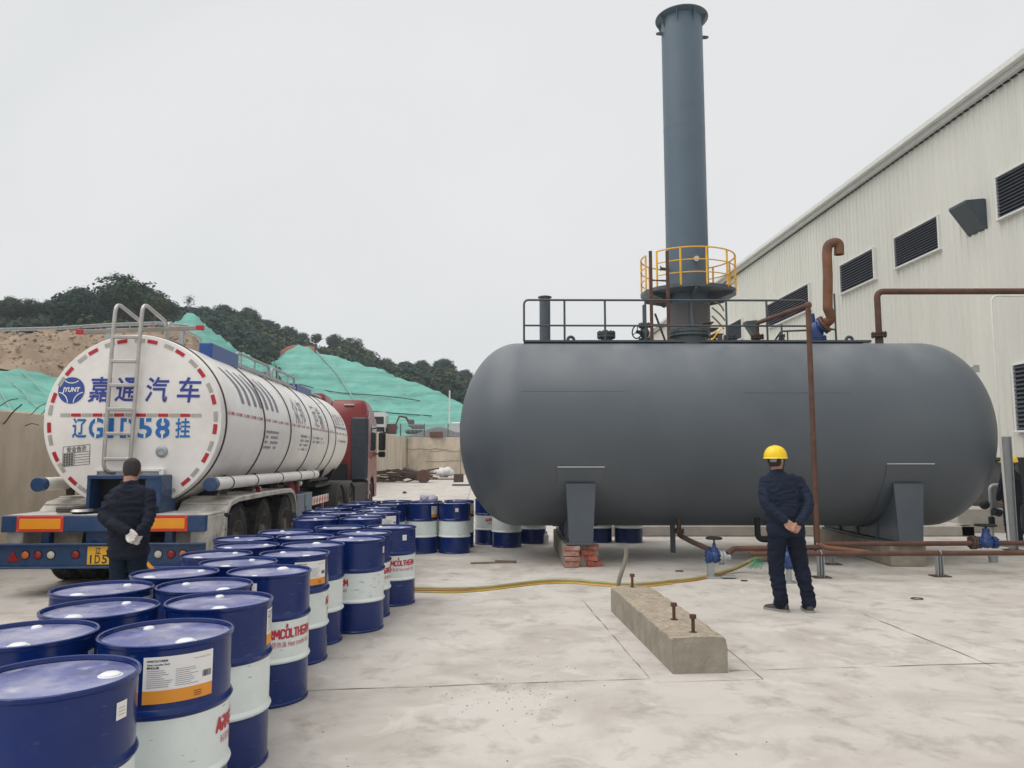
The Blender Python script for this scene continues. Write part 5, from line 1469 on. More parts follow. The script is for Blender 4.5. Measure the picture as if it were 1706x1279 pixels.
# round blue emblem
p = rp(118.5, 650); er = .178
b = MB(); b.use(LOGOB)
vs = [(0, 0)] + [(er * math.cos(2 * PI * k / 40), er * math.sin(2 * PI * k / 40)) for k in range(40)]
put(b, ([Vector((x, y, 0)) for x, y in vs], [(0, 1 + k, 1 + (k + 1) % 40) for k in range(40)]), rear(p.x, p.z))
fr = lambda q: (p.x + q.x, face_y(p.x + q.x, p.z + q.y) - .0085, p.z + q.y)
b.use(TANKW); put(b, text_shape("JYUNT", .085, .003, .24, .15), fr)
for (cx, cy, r_, a0, a1) in ((0, er * 1.35, er * .8, 222, 318), (-er * 1.02, -er * .95, er * .8, 2, 82), (er * 1.02, -er * .95, er * .8, 98, 178)):
    pts = []
    for i in range(13):
        a_ = R(a0 + (a1 - a0) * i / 12)
        for d in (-.006, .006):
            x_, y_ = cx + (r_ + d) * math.cos(a_), cy + (r_ + d) * math.sin(a_); pts.append((x_, y_))
    ok = [(2 * i, 2 * i + 1, 2 * i + 3, 2 * i + 2) for i in range(12) if math.hypot(*pts[2 * i]) < er * .99 and math.hypot(*pts[2 * i + 3]) < er]
    put(b, ([Vector((x, y, 0)) for x, y in pts], ok), fr)
b.build("emblem", None, barrel, smooth=0, recalc=False)
# notice table, breather
p0, p1 = rp(105, 743), rp(149, 776); b = MB(); W, H = p1.x - p0.x, p0.z - p1.z; tilt = .10
fn = lambda q: rear(p0.x, p1.z)(Vector((q.x, q.y + q.x * tilt - .01, 0)))
b.use(INK)
for zz in (0, .13, .26, .39, .52, .65, .99): put(b, rect_shape(0, H * zz - .003, W, H * zz + .003), fn)
put(b, rect_shape(-.003, 0, .003, H), fn); put(b, rect_shape(W - .003, 0, W + .003, H), fn); put(b, rect_shape(W * .43 - .002, 0, W * .43 + .002, H * .65), fn)
vs, fs = text_shape("安全告示", .075, .001, W * .72); put(b, ([v + Vector((W * .5, H * .82, 0)) for v in vs], fs), fn)
for k in range(5):
    for q in range(4): put(b, rect_shape(W * (.03 + q * .095), H * (.03 + k * .13), W * (.10 + q * .095), H * (.10 + k * .13)), fn)
b.build("notice", None, barrel, smooth=0, recalc=False)
p = rp(270, 752); b = MB(); b.lathe([(0, -.022), (.055, -.022), (.075, -.012), (.082, 0)], 24, (p.x, face_y(p.x, p.z), p.z), 'y')
b.lathe([(.03, -.026), (.04, -.03), (.05, -.026)], 24, (p.x, face_y(p.x, p.z), p.z), 'y'); b.build("breather", GREYS, barrel)
# lettering and marks along the right side
def side(y0, z0):
    ph0 = math.asin(max(-1, min(1, (z0 - BZ) / BR)))
    def fn(q): ph = ph0 + q.y / BR; r_ = BR + .006; return (r_ * math.cos(ph), y0 + q.x, BZ + r_ * math.sin(ph))
    return fn
zs = tx(385, 688, BR).z
b = MB()
ends = strap_y + [YE - .3]
for i in range(len(ends) - 1):
    y0, y1 = ends[i] + .08, ends[i + 1] - .05; n_ = max(2, int(round((y1 - y0) / .37)))
    for k in range(n_):
        ya = y0 + (y1 - y0) * k / n_
        put(b.use(REFW), rect_shape(0, -.022, .14, .022), side(ya, zs)); put(b.use(REFR), rect_shape(.145, -.022, .28, .022), side(ya, zs))
b.build("side_reflectors", None, barrel, smooth=0, recalc=False)
b = MB()
def bar_on(u_top, v_top, u_bot, v_bot, w_):
    pb = tx(u_bot, v_bot, BR - .05); n_ = 8
    rows = []
    for i in range(n_ + 1):
        t = i / n_
        rows.append([Vector((-.24 * max(0, t - .45) / .55 * 1.0 - .0, t * .60, 0)), Vector((-.24 * max(0, t - .45) / .55 + w_ * (1 - .9 * max(0, t - .5)), t * .60, 0))])
    vs = [q for r_ in rows for q in r_]
    put(b, (vs, [(2 * i, 2 * i + 1, 2 * i + 3, 2 * i + 2) for i in range(n_)]), side(pb.y, pb.z))
for u_, v_ in ((402, 672), (412.5, 675), (423, 677.5), (432, 680), (443, 682), (452, 684.5), (460, 686.5)): bar_on(0, 0, u_, v_, .13)
b.build("slat_emblem", TXGREY, barrel, smooth=0, recalc=False)
b = MB()
for s_, i0, f, w_ in (("众", 2, .38, .40), ("邦", 2, .66, .40), ("运", 3, .38, .40), ("输", 3, .66, .40)):
    y_ = ends[i0] + (ends[i0 + 1] - ends[i0]) * f
    put(b, cut_shape(*text_shape(s_, .58, .001, w_), .10, 1), side(y_, BZ + .42))
y_ = (ends[5] + ends[6]) / 2
for s_, f in (("嘉", .2), ("通", .4), ("汽", .6), ("车", .8)): put(b, cut_shape(*text_shape(s_, .34, .002, .24), .10, 1), side(ends[5] + (ends[6] - ends[5]) * f, BZ + .48))
put(b, rect_shape(-.75, -.03, .75, .03), side(y_, BZ + .28))
put(b, rect_shape(-.05, -.35, .08, .4), side(ends[4] + .35, BZ + .5)); put(b, rect_shape(-.05, -.35, .08, .4), side(ends[4] + .52, BZ + .5))
rnd = random.Random(8)
lt_ = mat("faded_lettering", (0.26, 0.255, 0.29), 0.5, var=.15)
b.build("side_lettering", lt_, barrel, smooth=0, recalc=False)
for i0, f0, f1, nr in ((1, .06, .5, 4), (2, .48, .92, 4), (3, .12, .7, 2), (5, .2, .8, 1)):
    b = MB()
    for k in range(nr):
        y0 = ends[i0] + (ends[i0 + 1] - ends[i0]) * f0; y1 = ends[i0] + (ends[i0 + 1] - ends[i0]) * f1
        while y0 < y1:
            w_ = rnd.uniform(.04, .07); put(b, rect_shape(0, -.022, w_, .022), side(y0, BZ - .06 - k * .085)); y0 += w_ + .04 + (.14 if rnd.random() < .2 else 0)
    b.build("small_print", lt_, barrel, smooth=0, recalc=False)

# ladder over the rear face
lad = bpy.data.objects.new("ladder", None); COL.objects.link(lad); lad.parent = truck
ly = -.13
zt = ty(190, 503, ly).z
raiL = []
for ub, ut in ((173, 188), (217, 233)):
    pb, pt = ty(ub, 765, ly), ty(ut, 560, ly)
    x_top = pt.x + .02
    pts = bend([(pb.x + .12, .0, 1.50), (pb.x + .02, ly + .02, 1.52), (pb.x, ly, 1.62), (pt.x, ly, pt.z), (x_top, ly, zt), (x_top + .02, .62, zt - .14), (x_top + .02, .62, zt - .42)], .13, 6)
    b = MB(); b.tube(pts, .026, 10); b.build("rail", STEEL, lad); raiL.append((pb, pt))
for v in (561, 602, 642, 682, 722, 764):
    t = (764 - v) / 204.0
    a_, c_ = raiL[0][0].lerp(raiL[0][1], t), raiL[1][0].lerp(raiL[1][1], t)
    b = MB(); b.box(((a_.x + c_.x) / 2, ly, a_.z), (c_.x - a_.x, .06, .046), .008); b.build("rung", STEEL, lad)
# roof fittings
a_, c_ = ty(128, 553, .35), ty(340, 546, .35)
b = MB(); b.box(((a_.x + c_.x) / 2, .35, (a_.z + c_.z) / 2), (c_.x - a_.x, .05, .06), .008, Matrix.Rotation(-(c_.z - a_.z) / (c_.x - a_.x), 3, 'Y')); bo = b.build("roof_crossbar", mat("dirty_steel", (.27, .25, .22), .6, metal=.3, var=.2), truck)
for q, s in ((a_, 1), (c_, -1)):
    b = MB(); b.box((q.x + s * .05, .345, q.z), (.10, .07, .068), .006); b.build("end_reflector", REFR, bo)
for x_ in (-.55, .45):
    b = MB(); b.box((x_, .36, BZ + BR + .0), (.05, .05, .3)); b.build("stay", GREYS, bo)
RX = .60
rz_ = BZ + math.sqrt(BR * BR - RX * RX)
y0, y1 = tx(352, 590, RX).y, tx(396, 600, RX).y; z1 = tx(352, 573, RX).z
b = MB(); b.box((RX - .09, (y0 + y1) / 2, (rz_ - .05 + z1) / 2), (.20, y1 - y0, z1 - rz_ + .10), .012); b.build("overflow_box", mat("roof_box_blue", (.02, .07, .26), .4, var=.12), truck)
y2, y3 = tx(494, 645, RX).y, tx(518, 652, RX).y
b = MB(); b.box((RX - .16, (y2 + y3) / 2, (rz_ + z1) / 2 - .05), (.34, y3 - y2, z1 - rz_ + .0), .012); b.build("overflow_box", MATS["roof_box_blue"], truck)
b = MB(); zr = z1 + .06
b.tube(bend([(RX - .02, y1, zr - .35), (RX - .02, y1 + .02, zr), (RX - .02, (y1 + y2) / 2 - .12, zr), (RX - .02, (y1 + y2) / 2 - .10, zr - .4)], .08), .026, 8)
b.tube(bend([(RX - .02, (y1 + y2) / 2 + .1, zr - .4), (RX - .02, (y1 + y2) / 2 + .12, zr), (RX - .02, y2 - .2, zr), (RX - .02, y2 - .15, zr - .35)], .08), .026, 8)
b.tube([(RX - .02, y1, zr - .22), (RX - .02, y2 - .1, zr - .22)], .03, 8)
for k in range(5): b.tube([(RX - .02, y1 + (y2 - y1) * (k + .3) / 5.2, zr - .36), (RX - .02, y1 + (y2 - y1) * (k + .3) / 5.2, zr)], .016, 6)
b.build("roof_railing", GREYS, truck)
b = MB(); b.box((RX - .4, (y1 + YE) / 2, rz_ + .14), (.5, YE - y1 - .5, .05), .01); b.box((RX - .3, YE - .2, z1 - .12), (.1, 1.6, .05), .008); b.build("roof_walkway", GREYS, truck)
for k in range(3):
    b = MB(); yy = y1 + .8 + k * 2.4; b.cyl((0, yy, BZ + BR - .06), (0, yy, BZ + BR + .10), .27, 24); b.lathe([(0, BZ + BR + .16), (.2, BZ + BR + .13), (.3, BZ + BR + .10)], 24, (0, yy, 0)); b.build("manlid", BLACK, truck)
b = MB(); pq = ty(279, 560, .9); b.tube(bend([(pq.x, .9, pq.z - .1), (pq.x, .9, ty(279, 536, .9).z), (pq.x + .05, 2.1, ty(279, 536, .9).z - .05), (pq.x + .05, 2.1, pq.z - .2)], .08), .022, 8); b.build("roof_handrail", STEEL, truck)

# long pipe cases on both sides
for s in (1, -1):
    b = MB(); xx = 1.10 * s; b.cyl((xx, -.16, 1.35), (xx, 6.4, 1.35), .088, 24)
    case = b.build("pipe_case", TANKW, truck)
    b = MB(); b.lathe([(0, -.175), (.085, -.175), (.094, -.165), (.094, -.06), (.088, -.055)], 24, (xx, 0, 1.35), 'y'); b.build("end_cap", TBLUE, case)
    for yy in (.55, 1.75, 3.3, 4.7, 5.9):
        b = MB(); b.lathe([(.088, yy - .02), (.094, yy - .018), (.094, yy + .018), (.088, yy + .02)], 24, (xx, 0, 1.35), 'y'); b.box((xx - .05 * s, yy, 1.24), (.10, .04, .12)); b.build("clamp", DARKBAND, case)
# chassis
b = MB()
for x_ in (-.48, .48): b.box((x_, 4.9, .98), (.10, 10.6, .20), .01)
for yy in (-.3, 1.2, 2.8, 4.4, 6.0, 7.6, 9.2): b.box((0, yy, .98), (1.0, .12, .14))
for yy in (.9, 2.4, 3.9, 6.2, 8.2, 9.6):
    b.prism([(-.8, 1.12), (.8, 1.12), (.95, 1.45), (.55, 1.22), (0, 1.12), (-.55, 1.22), (-.95, 1.45)], yy - .05, yy + .05, 'xz')
b.box((0, 5.0, .80), (.9, 2.4, .35), .04)
for yy in (.82, 2.15, 3.55): b.cyl((-.95, yy, .52), (.95, yy, .52), .08, 12)
b.build("chassis", BLACK, truck)
b = MB(); b.box((0, 8.2, 1.06), (2.0, 2.4, .06), .02)
for s in (-1, 1): b.box((s * .95, 6.2, 1.22), (.10, 4.2, .05)); b.box((s * .9, 5.9, .55), (.10, .12, .9))
b.build("front_frame", BLACK, truck)

# rear deck, beams, lamps
YB = -.62
b = MB(); b.box((0, -.18, .975), (2.42, .80, .03), .006); b.build("rear_deck", GUARDM, truck)
W2 = 1.235
zc = .885
b = MB(); b.box((0, YB, zc), (W2 * 2, .07, .205), .01); b.box((0, YB + .1, zc - .3), (.5, .12, .5), .01)
for x_ in (-.75, .75): b.box((x_, YB + .12, .62), (.10, .12, .4), .008)
beam = b.build("rear_beam", TBLUE, truck)
for u0, v0, u1, v1 in ((28, 861, 105, 887), (246, 856, 312, 882)):
    p0, p1 = ty(u0, v0, YB - .04), ty(u1, v1, YB - .04); cx, cz, w_, h_ = (p0.x + p1.x) / 2, zc + .0, p1.x - p0.x, .195
    b = MB(); b.use(PLATER).box((cx, YB - .038, cz), (w_, .008, h_), .003); b.use(PLATEY).box((cx, YB - .043, cz), (w_ - .07, .006, h_ - .07), .002)
    b.use(GREYS)
    for sx in (-1, 1):
        for sz in (-1, 1): b.cyl((cx + sx * (w_ / 2 - .02), YB - .046, cz + sz * (h_ / 2 - .018)), (cx + sx * (w_ / 2 - .02), YB - .03, cz + sz * (h_ / 2 - .018)), .007, 6)
    b.build("reflector_plate", None, beam)
zl = .50
b = MB(); b.box((0, YB - .03, zl), (W2 * 2 + .02, .012, .27), .003); b.box((0, YB - .055, zl + .14), (W2 * 2 + .02, .075, .022), .004); b.box((0, YB - .055, zl - .14), (W2 * 2 + .02, .075, .022), .004)
b.cyl((-.3, YB - .045, zl + .09), (-.3, YB - .03, zl + .09), .012, 6); b.cyl((.9, YB - .045, zl + .09), (.9, YB - .03, zl + .09), .012, 6)
bump = b.build("bumper", TBLUE, truck)
def lamp(u, v, r_, m, nm="tail_lamp"):
    p = ty(u, v, YB - .05); b = MB()
    b.use(m).lathe([(0, -.022), (r_ * .6, -.02), (r_ * .95, -.008), (r_, 0)], 20, (p.x, YB - .036, zl + .01), 'y'); b.use(BLACK).lathe([(r_ * .98, -.008), (r_ * 1.15, -.008), (r_ * 1.2, 0)], 20, (p.x, YB - .036, zl + .01), 'y')
    b.build(nm, None, bump)
lamp(41, 923, .047, LAMPO); lamp(62.5, 922, .047, LAMPR); lamp(84, 922, .047, LAMPW); lamp(125, 922, .047, LAMPR)
lamp(263, 920, .047, LAMPW); lamp(284.5, 920, .047, LAMPR); lamp(304.5, 919, .047, LAMPO)
for u in (22, 321):
    p = ty(u, 925, YB - .04); b = MB(); b.prism([(p.x - .07, zl - .06), (p.x + .07, zl - .06), (p.x, zl + .065)], YB - .048, YB - .036, 'xz'); b.build("triangle_reflector", LAMPR, bump)
p = ty(145, 922, YB - .05); pw, ph = .44, .22
b = MB(); b.use(LICENCE).box((p.x + pw / 2, YB - .042, zl), (pw, .006, ph), .002)
b.use(INK)
for s_, dx, dz, sz, w_ in (("辽", .13, .055, .085, .07), ("G", .29, .055, .09, .055), ("1", .045, -.045, .145, .02), ("D", .125, -.045, .145, .065), ("5", .21, -.045, .145, .062), ("8", .295, -.045, .145, .062), ("挂", .385, -.045, .105, .075)):
    put(b, text_shape(s_, sz, .0025, w_), lambda q, dx=dx, dz=dz: (p.x + dx + q.x, YB - .0465, zl + dz + q.y))
b.build("licence_plate", None, bump, smooth=0)
b = MB(); pq = plane(245, 972); q0, q1 = ty(236, 930, YB - .25), ty(256, 948, YB - .45); b.box(((q0 + q1) / 2), (.03, .05, .5), .004, Matrix.Rotation(-.8, 3, 'Y')); b.build("marker_board", PLATEY, bump)
# dirty locker at the right end of the deck
b = MB(); b.box((1.115, -.16, .70), (.20, .82, .52), .015); b.lathe([(.05, -.0), (.075, .006), (.06, .012)], 16, (1.217, -.25, .66), 'x'); b.box((1.22, -.27, .72), (.012, .02, .22)); b.build("side_locker", GUARDM, truck)
b = MB(); b.cyl((1.05, .12, .93), (1.3, .12, .93), .03, 10); b.cyl((1.05, .14, .74), (1.22, .14, .74), .02, 8); b.build("coupling", BLACK, truck)
b = MB(); b.box((-1.115, -.16, .70), (.20, .82, .52), .015); b.build("side_locker", GUARDM, truck)
# valve cabinet under the barrel
p0, p1 = ty(146, 792, -.36), ty(267, 846, -.36); cx, w_ = (p0.x + p1.x) / 2, p1.x - p0.x; z0, z1 = .995, p0.z
b = MB()
b.box((cx - w_ / 2 + .02, -.12, (z0 + z1) / 2), (.04, .5, z1 - z0), .006); b.box((cx + w_ / 2 - .10, -.12, (z0 + z1) / 2), (.20, .5, z1 - z0), .006)
b.box((cx, -.12, z1 - .02), (w_ - .005, .52, .05), .006); b.box((cx, .10, (z0 + z1) / 2), (w_ - .02, .03, z1 - z0 - .01))
cab_ = b.build("valve_cabinet", TBLUE, truck)
b = MB(); b.box((cx - .05, -.072, (z0 + z1) / 2), (w_ - .22, .02, z1 - z0 - .04)); b.build("cabinet_shade", BLACK, cab_)  # black sheet standing for the shade inside the open cabinet
b = MB(); b.cyl((cx - .1, .05, 1.15), (cx - .1, -.3, 1.15), .06, 14); b.cyl((cx - .1, -.26, 1.15), (cx - .1, -.32, 1.15), .10, 16); b.build("outlet", STEEL, cab_)
b = MB()
q0, q1 = ty(161, 783, -.06), ty(270, 781, -.06); zb_ = ty(270, 830, -.06).z
b.box(((q0.x + q1.x) / 2, -.06, q0.z), (q1.x - q0.x, .05, .035), .004); b.box((q1.x, -.06, (q1.z + zb_) / 2), (.06, .05, q1.z - zb_), .004); b.box((q0.x, -.06, q0.z - .1), (.035, .05, .2), .004); b.build("cabinet_frame", TANKW, cab_)
# coiled hose end on the deck
b = MB(); b.tube([(-.55 + .17 * math.cos(k * .3), -.35 + .12 * math.sin(k * .3), 1.01 + .004 * k * .3) for k in range(44)], .022, 8); b.build("coiled_hose", DARKBAND, truck)
b = MB(); b.lathe([(0, .03), (.12, .03), (.14, 0)], 20, (-.40, -.40, 1.02)); b.build("manhole_cover", STEEL, truck)

# wheels
def wheel_meshes(r_, w_):
    b = MB(); pr = [(r_ * .56, -w_ / 2), (r_ * .80, -w_ / 2 - .008), (r_ * .95, -w_ / 2 + .02), (r_ * .995, -w_ / 2 + .05)]
    for k in range(5):
        c = -w_ / 2 + .06 + k * (w_ - .12) / 4; pr += [(r_, c - .014), (r_, c + .014), (r_ * .985, c + .018), (r_ * .985, c + .022)]
    pr += [(r_ * .995, w_ / 2 - .04), (r_ * .95, w_ / 2 - .02), (r_ * .80, w_ / 2 + .008), (r_ * .56, w_ / 2)]
    b.lathe(pr, 48, (0, 0, 0), 'x')
    for k in range(60):
        a_ = 2 * PI * k / 60; b.box((w_ / 2 - .03, math.cos(a_) * r_ * .985, math.sin(a_) * r_ * .985), (.05, .028, .03), 0, Matrix.Rotation(a_, 3, 'X'))
    t = b.build("tyre", RUBBER)
    b = MB(); b.lathe([(r_ * .57, w_ / 2 - .005), (r_ * .53, w_ / 2 + .0), (r_ * .50, w_ / 2 - .05), (r_ * .40, w_ / 2 - .12), (r_ * .30, w_ / 2 - .13), (r_ * .24, w_ / 2 - .06), (r_ * .20, w_ / 2 - .01), (0, w_ / 2)], 36, (0, 0, 0), 'x')
    b.bolts((w_ / 2 - .11, 0, 0), r_ * .33, 10, .016, .05, 'x'); b.lathe([(r_ * .56, -w_ / 2), (r_ * .3, -w_ / 2 + .1), (0, -w_ / 2 + .1)], 24, (0, 0, 0), 'x')
    rm = b.build("rim", RIMM)
    a, c = t.data, rm.data; bpy.data.objects.remove(t); bpy.data.objects.remove(rm); return a, c
TYM, RMM = wheel_meshes(.52, .27)
def wheel(x, y, s, nm="wheel"):
    w_ = bpy.data.objects.new(nm, None); COL.objects.link(w_); w_.parent = truck; w_.location = (x, y, .52); w_.rotation_euler = (random.random() * 6, 0, 0 if s > 0 else PI)
    for n_, me in (("tyre", TYM), ("rim", RMM)):
        o = bpy.data.objects.new(n_, me); COL.objects.link(o); o.parent = w_
for yy in (.82, 2.15, 3.55):
    for s in (1, -1): wheel(s * 1.05, yy, s); wheel(s * .74, yy, -s)
# mudguards over the three trailer axles
for s in (1, -1):
    out = []
    path = [(-.02, .45), (.02, .75), (.12, .98), (.32, 1.11), (.65, 1.15), (2.2, 1.16), (3.7, 1.15), (3.98, 1.09), (4.12, .92), (4.18, .68)]
    th = .035
    ring = []
    for xx in (s * .58, s * 1.225):
        ring.append([(xx, a, c) for a, c in path])
    b = MB(); b.grid(ring)
    b2 = [[(s * 1.225, a, c) for a, c in path], [(s * 1.24, a + (.0 if 0.3 < a < 3.9 else (.02 if a < 1 else -.02)), c - .01) for a, c in path], [(s * 1.235, a + (.03 if a < .3 else -.03 if a > 3.8 else 0), c - .07) for a, c in path]]
    b.grid(b2)
    for a in (.25, .6): b.tube([(s * .58, a, interp([(p[0], p[1]) for p in path], a) + .008), (s * 1.22, a, interp([(p[0], p[1]) for p in path], a) + .008)], .012, 6)
    b.build("mudguard", GUARDM, truck)
# locker with extinguishers, reflective board
y0, y1 = tx(493, 840, 1.16).y, tx(518, 840, 1.16).y
b = MB(); b.box((.98, (y0 + y1) / 2, .74), (.40, y1 - y0, .52), .015); b.box((1.185, (y0 + y1) / 2, .74), (.012, .02, .5)); b.box((1.19, (y0 + y1) / 2 + .08, .7), (.02, .05, .08)); lk = b.build("tool_locker", mat("locker_blue_grey", (.09, .14, .20), .45, var=.15), truck)
for dy in (.28, .75):
    b = MB(); b.lathe([(0, 0), (.10, 0), (.10, .30), (.06, .36), (0, .37)], 16, (.95, y0 + dy, 1.0)); b.build("extinguisher", mat("extinguisher_red", (.30, .02, .03), .4, var=.2), lk)
y2, y3 = tx(520, 842, 1.18).y, tx(546, 835, 1.18).y
b = MB(); b.use(PLASTERW).box((1.18, (y2 + y3) / 2, .80), (.03, y3 - y2, .17), .005); b.use(mat("pink_stripe", (.55, .12, .10)))
for k in range(6): b.box((1.197, y2 + (y3 - y2) * (k + .5) / 6, .80), (.006, .16, .12), 0, Matrix.Rotation(.5, 3, 'X'))
b.box((1.1, y2 + .2, .45), (.05, .05, .7)); b.box((1.1, y3 - .2, .45), (.05, .05, .7)); b.build("side_guard", None, truck)
b = MB(); b.lathe([(0, -.02), (.09, -.02), (.1, 0)], 14, (1.0, .0, 1.16), 'y'); b.build("marker_lamp", LAMPR, truck) if False else None
for yy, m in ((1.95, LAMPR), (4.8, LAMPW)):
    b = MB(); b.box((1.14, yy, 1.20), (.07, .10, .09), .02); b.build("marker_lamp", m, truck)

# ------------------------------------------------------------------ the tractor
yw1, yw2, yw3 = tx(566, 830, 1.18).y, tx(583, 826, 1.18).y, tx(617.5, 825, 1.18).y
for yy in (yw1, yw2):
    for s in (1, -1): wheel(s * 1.05, yy, s); wheel(s * .74, yy, -s)
for s in (1, -1): wheel(s * 1.05, yw3, s)
b = MB()
yF = yw3 + 1.1
for x_ in (-.42, .42): b.box((x_, (yw1 - .9 + yF) / 2, .88), (.09, yF - yw1 + .9, .26), .01)
for yy in (yw1, yw2, yw3): b.cyl((-.95, yy, .52), (.95, yy, .52), .09, 12)
b.box((0, (yw1 + yw2) / 2, 1.06), (.9, 1.0, .10), .02)
b.box((.95, (yw2 + yw3) / 2 - .05, .68), (.5, max(.5, yw3 - yw2 - 1.35), .6), .06); b.box((-.95, (yw2 + yw3) / 2 - .05, .68), (.5, max(.5, yw3 - yw2 - 1.35), .6), .06)
b.build("tractor_chassis", BLACK, truck)
for s in (1, -1):
    for yy in (yw1, yw2):
        pr = [(yy + .60 * math.cos(R(a)), .50 + .60 * math.sin(R(a))) for a in range(5, 176, 10)]
        b = MB(); b.grid([[(s * .60, a, c) for a, c in pr], [(s * 1.20, a, c) for a, c in pr], [(s * 1.21, a, c - .06) for a, c in pr]]); b.build("mudguard", mat("dark_mudguard", (.05, .048, .046), .7, var=.2), truck)
y_back = yw3 - 1.30
y_front = yw3 + 1.15
HW = 1.215
ztop = 3.60
prof_c = [(y_back, 1.02), (y_back, 2.95), (y_back + .03, 3.06), (y_front - .42, 3.06), (y_front - .22, 2.92), (y_front - .06, 1.95), (y_front, 1.2), (y_front, .42), (yw3 + .68, .42), (yw3 + .60, .78), (yw3 + .36, 1.06), (yw3, 1.14), (yw3 - .36, 1.06), (yw3 - .60, .78), (yw3 - .66, .42), (yw3 - .95, .42), (yw3 - .98, 1.02)]
secs = []
for x_, k in ((-HW, .96), (-HW + .05, 1.0), (HW - .05, 1.0), (HW, .96)):
    cy, cz2 = (y_back + y_front) / 2, 1.9
    secs.append([(x_, cy + (a - cy) * (k if abs(k) < 1 else 1) if c > 1.3 else a, cz2 + (c - cz2) * (k if c > 2.9 else 1)) for a, c in prof_c])
b = MB(); b.loft(secs); cabo = b.build("cab", CABRED, truck, smooth=30)
# high roof fairing in two humps
b = MB()
for x0, x1, zt_ in ((-HW + .04, -.1, ztop + .16), (-.02, HW - .04, ztop - .06)):
    pr = [(y_back + .02, 3.02), (y_back + .10, zt_ - .12), (y_back + .25, zt_), (y_back + 1.0, zt_ - .02), (y_front - .65, zt_ - .14), (y_front - .36, 3.02)]
    b.loft([[(x_, a + (0 if k == 1 else (.06 if a < yw3 else -.08)), 3.02 + (c - 3.02) * k) for a, c in pr] for x_, k in ((x0, .55), (x0 + .07, .93), (x0 + .16, 1), (x1 - .16, 1), (x1 - .07, .93), (x1, .55))])
b.build("roof_fairing", CABRED, cabo, smooth=40)
b = MB(); b.box((.62, y_back + .06, ztop - .22), (.32, .05, .045), .008); b.box((-.62, y_back + .06, ztop - .16), (.32, .05, .045), .008); b.box((HW - .015, y_back + .42, 3.13), (.05, .05, .22), .01); b.build("roof_lamp", LAMPW, cabo)
# dark side deflectors behind the doors
for s in (1, -1):
    b = MB(); b.box((s * (HW - .02), y_back + .06, 2.02), (.10, .16, 1.9), .04)
    for k in range(7): b.box((s * (HW + .03), y_back + .06, 1.35 + k * .22), (.012, .12, .025))
    b.build("side_deflector", mat("deflector_plastic", (.03, .04, .055), .45, var=.1), cabo)
    b = MB(); b.prism([(yw3 - .42, 1.95), (yw3 - .42, 2.78), (y_front - .42, 2.78), (y_front - .24, 1.95)], s * HW - .012, s * HW + .012, 'yz'); b.build("side_window", GLASS, cabo)
    b = MB(); b.box((s * (HW + .005), yw3 - .30, 1.72), (.02, .2, .05), .006); b.build("door_handle", BLACK, cabo)
    mo = bpy.data.objects.new("mirror", None); COL.objects.link(mo); mo.parent = cabo
    b = MB(); b.box((s * (HW + .18), y_front - .10, 2.28), (.24, .12, .62), .04); b.box((s * (HW + .18), y_front - .10, 1.84), (.24, .12, .2), .04); b.build("mirror_case", BLACK, mo)
    b = MB(); b.box((s * (HW + .18), y_front - .165, 2.28), (.19, .01, .54)); b.build("mirror_glass", GLASS, mo)
    b = MB(); b.tube(bend([(s * HW, y_front - .12, 2.75), (s * (HW + .2), y_front - .10, 2.72), (s * (HW + .24), y_front - .10, 2.5)], .06), .02, 8); b.tube([(s * HW, y_front - .12, 1.86), (s * (HW + .24), y_front - .10, 1.8)], .02, 8); b.build("mirror_arm", BLACK, mo)
    b = MB(); b.box((s * (HW + .01), yw3 - .80, .62), (.05, .30, .10), .01); b.box((s * (HW + .01), yw3 - .80, .92), (.05, .30, .06), .01); b.build("step", GREYS, cabo)
b = MB(); b.loft([[(-HW + .1, y_front - .20, 2.86), (HW - .1, y_front - .20, 2.86), (HW - .06, y_front - .035, 2.0), (-HW + .06, y_front - .035, 2.0)], [(-HW + .1, y_front - .17, 2.88), (HW - .1, y_front - .17, 2.88), (HW - .06, y_front - .015, 2.0), (-HW + .06, y_front - .015, 2.0)]]); b.build("windscreen", GLASS, cabo, smooth=0)
b = MB(); b.box((HW - .24, y_back - .06, 2.0), (.46, .16, 1.95), .04)
for k in range(8): b.box((HW - .24, y_back - .145, 1.25 + k * .2), (.34, .012, .02))
b.build("intake_panel", MATS["deflector_plastic"], cabo)
b = MB(); b.cyl((.30, y_back - .2, 1.0), (.30, y_back - .2, 2.0), .10, 14); b.box((0, y_back - .25, 1.25), (1.3, .12, .6), .02); b.build("air_lines", BLACK, truck)

# ================================================================== SECOND LORRY AND DIGGER ON THE FAR TERRACE
q = at(624, 728, 80)
w2 = thing("parked_truck", "white truck cab parked on the far terrace, showing past the red cab", "truck", (q.x, 80.6, 4.1))
b = MB(); b.prism([(-1.0, .5), (-1.0, 2.35), (-.75, 2.6), (.9, 2.6), (1.0, 2.3), (1.0, .5)], 0, 2.0, 'xz'); b.build("cab", WCAB, w2)
b = MB(); b.box((0, -.03, 1.72), (1.7, .05, .8), .02); b.build("windscreen", GLASS, w2)
b = MB(); b.box((0, -.08, .75), (1.9, .12, .5), .03); b.build("grille", BLACK, w2)
for s in (-1, 1):
    b = MB(); b.cyl((s * .75, .8, .5), (s * 1.05, .8, .5), .5, 18); b.build("wheel", RUBBER, w2)
    b = MB(); b.box((s * 1.25, -.05, 1.8), (.28, .14, .75), .03); b.build("mirror", mat("green_mirror", (.25, .45, .35)), w2)
q = at(700, 702, 90)
dg_ = thing("excavator", "small grey excavator on the far terrace in front of the big net", "excavator", (q.x - .8, 90, 4.3))
b = MB(); b.box((.5, 0, 1.25), (1.5, 1.2, .55), .12); b.box((-.25, 0, 1.65), (.65, .8, .9), .1); b.build("body", mat("digger_grey", (.10, .10, .11), .6), dg_)
